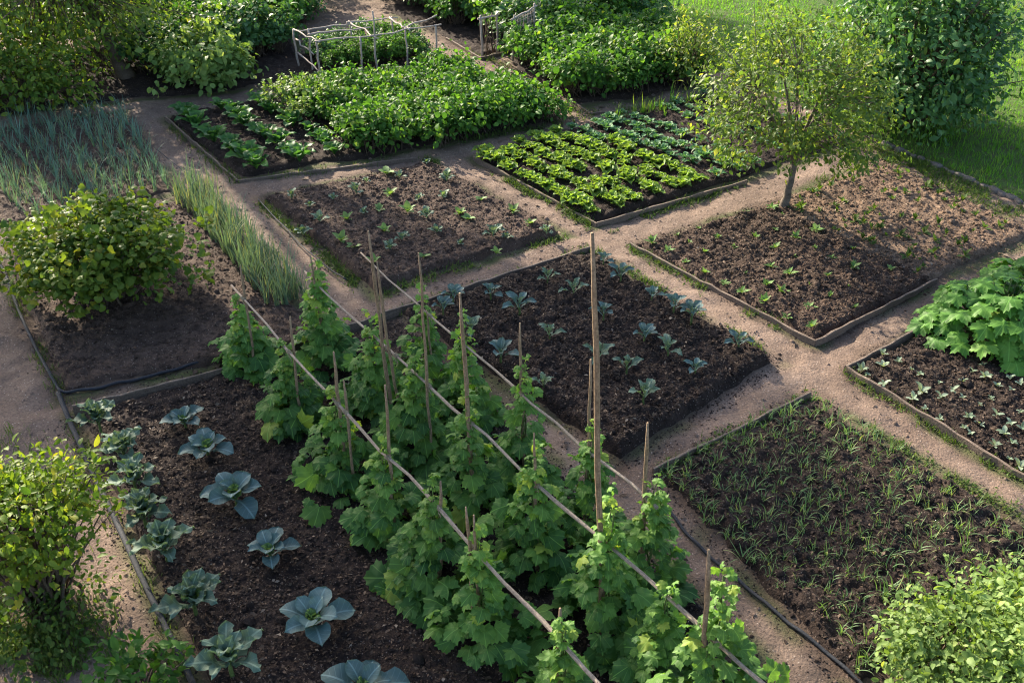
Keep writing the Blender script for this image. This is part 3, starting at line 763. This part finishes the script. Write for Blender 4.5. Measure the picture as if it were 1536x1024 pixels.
for k, (px, py) in enumerate([(152, 655), (192, 700), (208, 745), (222, 795), (252, 848), (296, 930), (350, 1018)]):
    e = brassica('kale_plant', 14, .215+.008*k, FRILL, 'kale', .13, (.3, 1.25), True, (.4, .2))
    e.location = gp(px, py, .03); e.rotation_euler = (0, 0, random.uniform(0, 6))
    tag(e, 'grey green kale by the dark pipe, '+names7[k], 'kale', 'grey green kale row beside the dark pipe')

kp = [brassica('kale_seedling', 7, .17, KALE if k % 2 else SPOON, 'kale' if k % 2 else 'cabbage', .075, (.45, 1.25), False, (.5, .2), .8) for k in range(4)]
for e in kp: tag(e, cat='kale seedling')
KS = Scatter(kp)
for px, py in [(822, 425), (736, 450), (778, 472), (824, 510), (860, 446), (905, 480), (930, 422), (978, 452), (966, 515), (1037, 483), (895, 548), (966, 605), (1042, 562), (1106, 525), (752, 545), (706, 505), (665, 472), (815, 585), (680, 455), (905, 398), (1010, 470), (940, 560), (1000, 535), (700, 560)]:
    KS.put(*G(px, py, .075), .07, None, random.uniform(.75, 1.15), 'young blue green kale seedling spaced out on the dark mulched bed', 'kale seedlings on the dark mulched bed')
def tiny(name, n, length, mat, tpl=OVAL, up=(.3, 1.2), stem=.02):
    L = Leaves(); a0 = random.uniform(0, 6)
    for k in range(n):
        a = a0+k*2.4; el = random.uniform(*up)
        d = np.array([math.cos(a)*math.cos(el), math.sin(a)*math.cos(el), math.sin(el)]); nn = np.array([-math.cos(a)*math.sin(el), -math.sin(a)*math.sin(el), math.cos(el)+.1])
        L.add(tpl, np.array([[0, 0, random.uniform(.2, 1)*stem]]), d[None], nn[None], length*random.uniform(.6, 1.1), np.array([min(1, random.betavariate(2, 2.2))]))
    o = L.build(name, M[mat]); return o
SB = Scatter([tag(tiny('brassica_seedling', 7, .125, 'kale' if k % 2 else 'seedling', KALE[k % 4] if k % 2 else OVAL), cat='seedling') for k in range(4)])
for px, py in [(437, 297), (480, 333), (512, 362), (530, 372), (550, 273), (545, 322), (577, 347), (585, 293), (612, 318), (603, 360), (640, 246), (640, 326), (670, 272), (628, 300), (690, 322), (690, 368), (702, 330), (740, 354), (795, 337), (722, 300), (636, 386), (455, 352), (560, 395), (665, 298), (600, 268), (770, 318), (500, 300), (580, 262), (745, 380), (520, 330), (760, 358), (570, 315), (655, 350), (820, 350), (465, 310), (585, 375), (535, 290)]:
    SB.put(*G(px, py, .08), .07, None, random.uniform(.6, 1.35), 'small green seedling spaced out on the bare brown middle bed', 'seedlings on the bare brown middle bed')
TB = Scatter([tag(tiny('bean_seedling', 9, .085, 'seedling', DIA), cat='seedling') for k in range(4)])
q = BED['tree']
for r in range(6):
    for c in range(9):
        s, t = .06+r*.165+random.uniform(-.014, .014), .05+c*.11+random.uniform(-.02, .02)
        if random.random() < (.22 if r else .05): continue
        p = bil(q, s, t); TB.put(p[0], p[1], .045, None, random.uniform(.35, 1.3), 'small bright green seedling in the sunlit bed under the fruit tree', 'seedlings in the bed under the fruit tree')
DB = Scatter([tag(tiny('dry_seedling', 6, .08, 'weed', DIA, (.2, 1.3)), cat='seedling') for k in range(3)])
q = BED['dry']
for k in range(110):
    p = bil(q, random.uniform(.04, .96), random.uniform(.04, .96)); DB.put(p[0], p[1], .045, None, random.uniform(.5, 1.3), 'tiny yellowish seedling scattered over the dry warm bed by the lawn', 'seedlings scattered over the dry bed by the lawn')
PB = Scatter([tag(tiny('pale_seedling', 5, .055, 'pale_seedling', OVAL, (.2, 1.0), .03), cat='seedling') for k in range(4)])
q = BED['pumpkin']
for r in range(7):
    for c in range(14):
        s, t = .05+r*.14+random.uniform(-.025, .025), .04+c*.07+random.uniform(-.02, .02)
        if random.random() < .18 or (s > .45 and t < .32): continue
        p = bil(q, s, t); PB.put(p[0], p[1], .045, None, random.uniform(.6, 1.5), 'tiny pale green seedling in rows below the squash plant', 'pale seedlings in rows below the squash plant')

# ------------------------------------------------------------------ onions, leeks
def tuft(name, n, length, width, mat, lean, bend, seg=5, twist=0, spread=.012):
    L = Leaves()
    pos = np.stack([rng.normal(0, spread, n), rng.normal(0, spread, n), np.full(n, -.01)], -1)
    t = np.clip(rng.normal(.4, .2, n), 0, .78); t = np.where(rng.random(n) < .12, .95, t)
    blades(L, pos, rng.uniform(0, 2*PI, n), length*rng.uniform(.55, 1.1, n), width*rng.uniform(.7, 1.2, n), rng.uniform(*lean, n), rng.uniform(*bend, n), t, seg, twist)
    return L.build(name, M[mat])
ON = Scatter([tag(tuft('onion_plant', 9, .35, .0085, 'onion', (.02, .38), (0, 1.5)), cat='onion') for k in range(6)])
q = BED['onion']
rows = 15
for r in range(rows):
    for c in range(19):
        s = (r+.5)/rows+random.uniform(-.02, .02); t = (c+.5)/19+random.uniform(-.015, .015)
        if s < .22: continue
        p = bil(q, s, t)
        ON.put(p[0], p[1], .03, None, random.uniform(.7, 1.15), 'blue green onion plant in the dense bed at the far left', 'onion plants in the dense far left bed')
LK = Scatter([tag(tuft('leek_plant', 12, .44, .012, 'leek', (.02, .28), (0, 1.1)), cat='leek') for k in range(5)])
for r in range(4):
    for c in range(27):
        f = (c+.5)/27+random.uniform(-.012, .012)
        px, py = 278+(440-278)*f, 290+(462-290)*f
        p = np.array(G(px, py))+B_DIR*(r-1.5)*.10+rng.normal(0, .02, 2)
        LK.put(p[0], p[1], .03, None, random.uniform(.75, 1.1), 'tall green leek in the strip between shrub bed and path', 'leeks in the strip beside the shrub bed')
YO = Scatter([tag(tuft('young_onion', 11, .125, .0068, 'young_onion', (.05, .8), (.4, 2.2), 6, random.uniform(-2, 2), .018), cat='young onion') for k in range(8)])
q = BED['young']
cnt = 0
for r in range(15):
    for c in range(21):
        s = (r+.5)/15+random.uniform(-.025, .025); t = (c+.5)/21+random.uniform(-.02, .02)
        if s < .05 and t > .5: continue
        p = bil(q, min(.98, max(.02, s)), t)
        if cnt >= 296: break
        cnt += 1
        YO.put(p[0], p[1], .04, None, random.uniform(.7, 1.3), 'young onion with thin curling leaves in the dark lower right bed', 'young onions in the dark lower right bed')
GT = Scatter([tag(tuft('grassy_tuft', 8, .28, .009, 'grass', (.02, .35), (.1, 1.2)), cat='grass tuft') for k in range(3)])
for k in range(26):
    f = random.random(); p = np.array(G(915, 190))*(1-f)+np.array(G(1062, 150))*f+rng.normal(0, .07, 2)
    GT.put(p[0], p[1], .02, None, random.uniform(.6, 1.2), 'tall grassy tuft along the far side of the lettuce bed', 'grassy tufts along the far side of the lettuce bed')

# ------------------------------------------------------------------ lettuce bed
def rosette(name, n, length, tpls, mat, up, cat, wid=1.0):
    L = Leaves()
    for k in range(n):
        a = k*2.4+random.uniform(-.2, .2); f = k/n; el = up[0]+(up[1]-up[0])*f+random.uniform(-.15, .15)
        d = np.array([math.cos(a)*math.cos(el), math.sin(a)*math.cos(el), math.sin(el)]); nn = np.array([-math.cos(a)*math.sin(el), -math.sin(a)*math.sin(el), math.cos(el)])+rng.normal(0, .15, 3)
        L.add(tpls[k % len(tpls)], np.array([[0, 0, .01]]), d[None], nn[None], length*(1-.4*f)*random.uniform(.8, 1.1), np.array([np.clip(random.gauss(.4, .2), 0, .95)]), wid)
    return tag(L.build(name, M[mat]), cat=cat)
LE = Scatter([rosette('lettuce', 13, .158, CRINK, 'lettuce', (.2, 1.2), 'lettuce') for k in range(4)])
BG = Scatter([rosette('blue_green_cabbage', 14, .135, KALE, 'bluegreen', (.3, 1.3), 'vegetable') for k in range(4)])
q = BED['salad']
for r in range(14):
    for c in range(17):
        s = .025+r*.072+random.uniform(-.012, .012); t = .03+c*.06+random.uniform(-.015, .015)
        if t > .97 or random.random() < .06: continue
        p = bil(q, s, t)
        if r < 6 and not (r == 5 and t < .3):
            LE.put(p[0], p[1], .05, None, random.uniform(.7, 1.25), 'yellow green lettuce in the rows nearest the board edging', 'yellow green lettuces in the edged bed')
        elif r not in (9, 12):
            BG.put(p[0], p[1], .05, None, random.uniform(.75, 1.3)*(1 if r < 9 else .8), 'blue green leafy plant in the rows behind the lettuces', 'blue green plants behind the lettuces')

# ------------------------------------------------------------------ chard rows and bushy plots
CH = Scatter([rosette('chard_plant', 14, .28, KALE, 'rosette', (.45, 1.35), 'chard', .95) for k in range(4)])
q = BED['chard']
for r in range(3):
    for c in range(9):
        p = bil(q, .055+r*.125+random.uniform(-.015, .015), .07+c*.11+random.uniform(-.02, .02))
        CH.put(p[0], p[1], .05, None, random.uniform(.75, 1.15), 'leafy green chard in the open rows left of the bean bushes', 'chard in open rows left of the bean bushes')
def bushy(name, mat, cat, rad, zc, K, m, size, tpl=OVALW, tint0=.4, yellow=.06):
    e = shrub(name, (0, 0, 0), rad, zc, None, cat, mat, K, m, .055, size, tpl, None, True, -.3, tint0, yellow, .006, 'foliage', .2)
    return e
BB = Scatter([bushy('bean_bush', 'potato', 'bean bush', (.20, .20, .15), .16, 44, 10, .056) for k in range(4)])
for r in range(8):
    for c in range(9):
        s, t = .42+r*.08+random.uniform(-.02, .02), .235+c*.09+random.uniform(-.03, .03)
        p = bil(q, s, t)
        BB.put(p[0], p[1], .04, None, random.uniform(.8, 1.2)*(1.12 if t > .7 else 1), 'dense bright green bean bush in the crowded middle far bed', 'bean bushes in the crowded middle far bed')
PE = Scatter([bushy('pea_plant', 'pale_bush', 'pea plant', (.15, .15, .17), .22, 26, 9, .055, OVALW, .4, .1) for k in range(2)])
for px, py in [(418, 172), (440, 156), (466, 168), (482, 150), (508, 162), (452, 190), (495, 178)]:
    PE.put(*G(px, py), .04, None, random.uniform(.8, 1.15), 'tall yellow green pea plant between the chard rows and bean bushes', 'pea plants between chard and bean bushes')
PO = Scatter([bushy('potato_plant', 'potato', 'potato plant', (.25, .25, .22), .24, 52, 10, .066, OVALW, .36, .05) for k in range(4)])
q = BED['potato']
for r in range(7):
    for c in range(5):
        p = bil(q, .10+r*.135+random.uniform(-.03, .03), .10+c*.19+random.uniform(-.04, .04))
        PO.put(p[0], p[1], .04, None, random.uniform(.85, 1.25), 'tall leafy potato plant in the patch between path and lawn', 'potato plants between path and lawn')
FB = Scatter([bushy('leafy_bush', 'dark_bush' if k % 2 else 'potato', 'leafy bush', (.40, .40, .34), .36, 80, 13, .075, OVALW, .38, .06) for k in range(4)])
def fill(key, s0, s1, t0, t1, nr, nc, sc, label, group, zs=.04):
    q = BED[key]
    for r in range(nr):
        for c in range(nc):
            p = bil(q, s0+(s1-s0)*(r+.5)/nr+random.uniform(-.02, .02), t0+(t1-t0)*(c+.5)/nc+random.uniform(-.03, .03))
            FB.put(p[0], p[1], zs, None, sc*random.uniform(.8, 1.2), label, group)
fill('farleft', .56, 1.0, -.5, .72, 6, 5, 1.0, 'leafy bush crowded in the far plot left of the stick frame', 'leafy bushes in the far plot left of the stick frame')
fill('frame', .15, 1.0, .1, .8, 6, 3, .48, 'low leafy bush growing under the stick frame', 'low leafy bushes under the stick frame')
fill('farmid', .08, 1.0, -.6, .62, 6, 6, .95, 'dark leafy bush in the far plot behind the netted supports', 'dark leafy bushes behind the netted supports')
fill('potato', .05, 1.1, -1.0, -.05, 4, 3, 1.0, 'leafy bush in the far patch against the lawn', 'leafy bushes in the far patch against the lawn')

for px, py in [(455, 34), (470, 14), (440, 8), (488, -8), (515, -26), (425, 42), (405, 15), (380, 40)]:
    FB.put(*G(px, py), .02, None, random.uniform(.75, 1.05), 'leafy bush crowded in the far plot left of the stick frame', 'leafy bushes in the far plot left of the stick frame')
# ------------------------------------------------------------------ stick frame and netted supports
def stick(parent, name, a, b, r=.014, mat='dry_stick', n=6, wob=.008):
    a, b = np.array(a, float), np.array(b, float)
    P = a+(b-a)*np.linspace(0, 1, n)[:, None]; P[1:-1] += rng.normal(0, wob, (n-2, 3))
    return mesh(name, *tube(P, np.linspace(r, r*.75, n)*rng.uniform(.85, 1.15, n), 7), M[mat], parent)
O = np.array((*G(482, 121), 0.)); e = empty('stick_frame', tuple(O), 'open frame of pale dry sticks over low plants at the far plot', 'stick frame')
W = lambda px, py, z=0.: np.array((*G(px, py, z), z))-O
HF = .62
posts = [(482, 121, .60), (543, 117, .62), (567, 114, .95), (612, 104, .62), (656, 96, .6), (470, 110, .66), (449, 104, .6), (530, 92, .6), (590, 84, .6)]
for px, py, h in posts:
    b = W(px, py, 0); stick(e, 'post', b-np.array([0, 0, .08]), b+np.array([random.uniform(-.03, .03), random.uniform(-.03, .03), h]), .017)
tp = lambda px, py, h=HF-.03: W(px, py, 0)+np.array([0, 0, h])
for a, b in ((tp(478, 123), tp(570, 113)), (tp(560, 115, .60), tp(664, 94, .58)), (tp(446, 105), tp(535, 92)), (tp(525, 93, .60), tp(600, 82, .57)), (tp(447, 103), tp(486, 124)), (tp(528, 90), tp(572, 118)), (tp(588, 84), tp(618, 106)),
             (tp(468, 112), tp(560, 100)), (tp(449, 104, .25), tp(482, 121, .12)), (tp(606, 100), tp(658, 92, .7)), (tp(449, 104, .45), tp(474, 112, .3))):
    stick(e, 'rail', a, b, .013, n=7, wob=.012)
def support(bases, label, net):
    O = np.array((*G(*bases[0][:2]), 0.)); e = empty('plant_support', tuple(O), label, 'plant support')
    tops = []
    for px, py, h in bases:
        b = np.array((*G(px, py), 0.))-O; t = b+np.array([random.uniform(-.03, .03), 0, h]); tops.append((b, t)); stick(e, 'post', b-np.array([0, 0, .08]), t, .02)
    for (b1, t1), (b2, t2) in zip(tops[:-1], tops[1:]):
        stick(e, 'crossbar', t1*.93+b1*.07+(t1-t2)*.15, t2*.93+b2*.07+(t2-t1)*.15, .017)
        if net:
            parts = []
            for k in range(13):
                f = k/12
                a = t1*(1-f)+t2*f; c = b1*(1-f)+b2*f; a = a*.92+c*.08; c = a*.3+c*.7
                parts.append(tube(bez(a, (a+c)/2+rng.normal(0, .02, 3), c+rng.normal(0, .02, 3), 5), .0045, 4))
            for k in range(11):
                f = .1+k*.058
                a = t1*(1-f)+b1*f; c = t2*(1-f)+b2*f
                parts.append(tube(bez(a, (a+c)/2+rng.normal(0, .02, 3), c, 5), .0045, 4))
            mesh('netting', *join(parts), M['dry_stick'], e)
        else:
            parts = []
            for k in range(7):
                a = t1+(t2-t1)*random.random(); c = b1+(b2-b1)*random.random(); parts.append(tube(bez(a, (a+c)/2+rng.normal(0, .05, 3), c, 5), .006, 4))
            mesh('dry_vine', *join(parts), M['twig'], e)
support([(724, 88, .66), (744, 82, .66)], 'pale stick support wound with dry vines at the far path', False)
support([(770, 92, .70), (798, 86, .82)], 'stick support hung with pale netting behind the potato patch', True)

# ------------------------------------------------------------------ bean rows: plants, stakes, rails
ROW = {1: (np.array((-2.3, 7.34)), np.array((.45, 3.38))), 2: (np.array((-1.64, 7.42)), np.array((1.26, 3.38))), 3: (np.array((-1.32, 7.92)), np.array((.95, 4.60)))}
def on_row(row, px):
    """the foot of a plant: where the row's ground line crosses that sight line"""
    a, b = ROW[row]; lo, hi = -.3, 1.3
    for _ in range(50):
        mid = (lo+hi)/2; p = a+(b-a)*mid
        x = 768+FOC*p[0]/(p[1]*math.cos(PITCH)+CAMH*math.sin(PITCH))
        if x < px: lo = mid
        else: hi = mid
    return a+(b-a)*lo
def bean_plant(H, R, n, big=.19):
    e = empty('bean_plant')
    L = Leaves(); p1, p2 = random.uniform(0, 6), random.uniform(0, 6)
    for k in range(n):
        f = random.random()**1.2; h = .09+f*(H-.09); a = random.uniform(0, 2*PI)
        r = R*(1-f)**.95*random.uniform(.35, 1.35)*(1+.34*math.sin(2*a+p1+4*f)+.2*math.sin(h*13+p2+a))+.03
        o = np.array([math.cos(a), math.sin(a), 0])
        p = o*r*.55+np.array([0, 0, h+random.uniform(-.03, .05)])
        d = o+np.array([random.gauss(0, .35), random.gauss(0, .35), -.45+random.gauss(0, .3)]); nn = o*.6+np.array([0, 0, .8])+rng.normal(0, .36, 3)
        sz = (big*(1-f)+.065*f)*random.uniform(.45, 1.2)
        t = np.clip(random.gauss(.30, .22)+.48*max(0, f-.45)/.55, 0, .8)
        if random.random() < .02+.16*max(0, f-.6): t = .95
        L.add(LOBED[k % 4], p[None], d[None], nn[None], sz, np.array([t]))
    for k in range(34):                            # young runners climbing on up the stake
        f = random.random(); h = H*(.75+.55*f); a = random.uniform(0, 2*PI); o = np.array([math.cos(a), math.sin(a), 0])
        p = o*random.uniform(.015, .075)*(1.25-f)+np.array([0, 0, h])
        L.add(LOBED[k % 4], p[None], (o+np.array([0, 0, random.gauss(-.1, .5)]))[None], (o*.6+np.array([0, 0, .8])+rng.normal(0, .3, 3))[None], random.uniform(.03, .085)*(1.2-.5*f), np.array([np.clip(random.gauss(.72, .15), 0, .97)]))
    for k in range(26):                            # low leaves spreading along the row
        a = random.choice((0, PI))+math.atan2(A_DIR[1], A_DIR[0])+random.gauss(0, .5); o = np.array([math.cos(a), math.sin(a), 0])
        p = o*random.uniform(.10, .28)+np.array([0, 0, random.uniform(.05, .26)])
        L.add(LOBED[k % 4], p[None], (o+np.array([0, 0, -.25])+rng.normal(0, .25, 3))[None], (o*.3+np.array([0, 0, .9])+rng.normal(0, .3, 3))[None], random.uniform(.06, .17), np.array([np.clip(random.gauss(.25, .2), 0, .8)]))
    L.build('foliage', M['bean'], e)
    parts = []
    for k in range(3):
        ph = random.uniform(0, 6); zz = np.linspace(-.02, H*.95, 14)
        zz = zz*1.25; pts = np.stack([.024*np.cos(ph+zz*14)*(1-zz/H*.5), .024*np.sin(ph+zz*14)*(1-zz/H*.5), zz], -1); parts.append(tube(pts, np.linspace(.007, .003, 14), 5))
    mesh('stem', *join(parts), M['stem'], e)
    return e
ordn = ['farthest', 'second', 'third', 'fourth', 'fifth', 'sixth', 'seventh', 'eighth', 'ninth']
ROWN = {1: 'left bean row', 2: 'middle bean row', 3: 'right bean row'}
plants = {1: [(375, .62, .26), (442, .66, .30), (515, .72, .32), (585, .76, .30), (655, .82, .28), (722, .80, .33), (840, .78, .30)],
          2: [(490, .85, .30), (568, .80, .32), (630, .82, .30), (705, .85, .30), (800, .90, .28), (905, 1.02, .33), (985, .72, .32), (1050, 1.12, .40)],
          3: [(640, .78, .26), (700, .85, .28), (785, .90, .26), (880, .85, .26), (968, .82, .30)]}
for row, lst in plants.items():
    for k, (px, H, R) in enumerate(lst):
        p = on_row(row, px); e = bean_plant(H*.92, R*1.18, int(138+random.uniform(-40, 30)), .172 if row != 3 else .145)
        e.location = (p[0], p[1], .03)
        end = 'nearest' if k == len(lst)-1 else ordn[k]+(' from the far end' if k else '')
        tag(e, f'climbing bean plant on a stake, {end} in the {ROWN[row]}', 'bean plant', 'climbing bean plants in three rows')
STK = []
def stake(row, bx, tx, ty, label, r=.014, lean_y=0):
    p = on_row(row, bx); x, z = at_depth(tx, ty, p[1]+lean_y)
    d = np.array([x-p[0], lean_y, z])
    n = 9; f = np.linspace(0, 1, n)[:, None]; P = np.array([0, 0, -.12])*(1-f)+d*f; P[1:-1] += rng.normal(0, .004, (n-2, 3))
    rr = .84*np.linspace(r*1.1, r*.8, n)*rng.uniform(.88, 1.12, n); rr[-1] *= .55
    o = mesh('wooden_stake', *tube(P, rr, 8), M['stake']); o.location = (p[0], p[1], .03)
    tag(o, label, 'stake', 'wooden stakes in the bean rows'); STK.append((np.array((p[0], p[1], .03)), np.array((p[0], p[1], .03))+d))
L1, L2, L3 = 'left bean row', 'middle bean row', 'right bean row'
stake(1, 385, 361, 403, f'thin stake at the far end of the {L1}')
stake(1, 452, 436, 480, f'short stake, second from the far end of the {L1}')
stake(1, 522, 501, 533, f'pale broken stake, third from the far end of the {L1}', .016)
stake(1, 532, 516, 575, f'shorter stake leaning beside the third stake of the {L1}', .013)
stake(1, 592, 578, 583, f'thin stake, fourth from the far end of the {L1}')
stake(1, 660, 661, 727, f'short stake tied to the pale rail, fifth in the {L1}')
stake(1, 716, 699, 766, f'front stake of the crossed pair in the {L1}', .015)
stake(1, 722, 711, 778, f'rear stake of the crossed pair in the {L1}', .013)
stake(1, 834, 840, 918, f'stake nearest the bottom edge in the {L1}', .017)
stake(2, 492, 466, 387, f'brown stake at the far end of the {L2}', .015)
stake(2, 592, 553, 352, f'tall leaning stake with broken tip, {L2}', .017)
stake(2, 606, 566, 398, f'pale stake leaning beside the broken tipped one', .014)
stake(2, 650, 628, 385, f'slim straight stake, third from the far end of the {L2}', .013)
stake(2, 712, 690, 446, f'sturdy pale stake with split top in the {L2}', .018)
stake(2, 806, 801, 655, f'short dark stake left of the tallest pole', .013)
stake(2, 908, 888, 358, 'tallest pole, standing well above every other stake', .021)
stake(2, 1052, 1062, 831, f'nearest stake of the {L2}, with frayed pale top', .018)
stake(3, 786, 780, 490, f'straight stake with rounded top, second in the {L3}', .015)
stake(3, 877, 886, 545, f'stake leaning against the tallest pole in the {L3}', .015)
stake(3, 962, 971, 640, f'brown stake at the near end of the {L3} beside the path', .016)
stake(3, 655, 640, 470, f'short thin stake at the far end of the {L3}', .011)
def railing(a, b, z, label, r=.013):
    P0 = np.array((*G(*a, z), z)); P1 = np.array((*G(*b, z), z)); P1 = P1+(P1-P0)*.12
    n = 16; P = np.linspace(0, 1, n)[:, None]*(P1-P0); P[1:-1] += rng.normal(0, .009, (n-2, 3)); P[:, 2] -= .035*np.sin(np.linspace(0, PI, n))
    rr = .82*np.linspace(r*.75, r*1.15, n); rr[::3] *= 1.2
    o = mesh('cane_rail', *tube(P, rr, 8), M['rail']); o.location = tuple(P0); tag(o, label, 'cane rail')
    for a, b in STK:                              # string lashed where a stake meets the rail
        best = None
        for f in np.linspace(0, 1, 120):
            q = a+(b-a)*f; g_ = np.clip(np.dot(q-P0, P1-P0)/np.dot(P1-P0, P1-P0), 0, 1); c = P0+(P1-P0)*g_; dd = np.linalg.norm(q-c)
            if best is None or dd < best[0]: best = (dd, g_)
        if best[0] > .07: continue
        i = best[1]*(n-1); k = min(int(i), n-2); c = P[k]+(P[k+1]-P[k])*(i-k); ax = unit(P[k+1]-P[k])
        u_ = unit(np.cross(ax, np.array((0, 0, 1.)))); v_ = np.cross(ax, u_)
        tt_ = np.linspace(0, 5*2*PI, 46)[:, None]
        coil = c+ax*(tt_/tt_.max()-.5)*.045+(u_*np.cos(tt_)+v_*np.sin(tt_))*(r*1.12)
        tail = coil[-1]+np.array([[0, 0, -.02], [.012, .006, -.05], [.008, .014, -.085]])
        mesh('string_tie', *tube(np.vstack([coil, tail]), .0032, 4), M['twine'], o)
railing((347, 428), (905, 1024), .80, 'long pale cane rail lying along the left bean row')
railing((457, 407), (1150, 1024), .80, 'long pale cane rail lying along the middle bean row')
railing((541, 379), (920, 705), .80, 'thin grey cane rail lying along the right bean row', .011)

# ------------------------------------------------------------------ light
ELEV = math.radians(27)
sd = -A_DIR/np.linalg.norm(A_DIR)                # towards the sun, over the ground
az = math.atan2(sd[0], sd[1])                    # clockwise from +Y
dirv = Vector((sd[0]*math.cos(ELEV), sd[1]*math.cos(ELEV), math.sin(ELEV)))
sun = bpy.data.objects.new('sun', bpy.data.lights.new('sun', 'SUN')); C.objects.link(sun)
sun.rotation_euler = (-dirv).to_track_quat('-Z', 'Y').to_euler()
sun.data.energy = 5.0; sun.data.angle = math.radians(.6); sun.data.color = (1, .88, .70)
w = bpy.data.worlds.new('World'); S.world = w; w.use_nodes = True
nt = w.node_tree; nt.nodes.clear()
sky = nt.nodes.new('ShaderNodeTexSky'); sky.sky_type = 'NISHITA'; sky.sun_disc = False
sky.sun_elevation = ELEV; sky.sun_rotation = az; sky.air_density = .9; sky.dust_density = 2.5; sky.ozone_density = 1.0
bg = nt.nodes.new('ShaderNodeBackground'); bg.inputs[1].default_value = .14
wo = nt.nodes.new('ShaderNodeOutputWorld')
nt.links.new(sky.outputs[0], bg.inputs[0]); nt.links.new(bg.outputs[0], wo.inputs[0])
S.view_settings.view_transform = 'Standard'; S.view_settings.look = 'None'
S.view_settings.exposure = 1.65; S.view_settings.gamma = 1
S.render.engine = 'CYCLES'
S.cycles.filter_width = 1.1
S.cycles.max_bounces = 6; S.cycles.transmission_bounces = 4; S.cycles.diffuse_bounces = 4
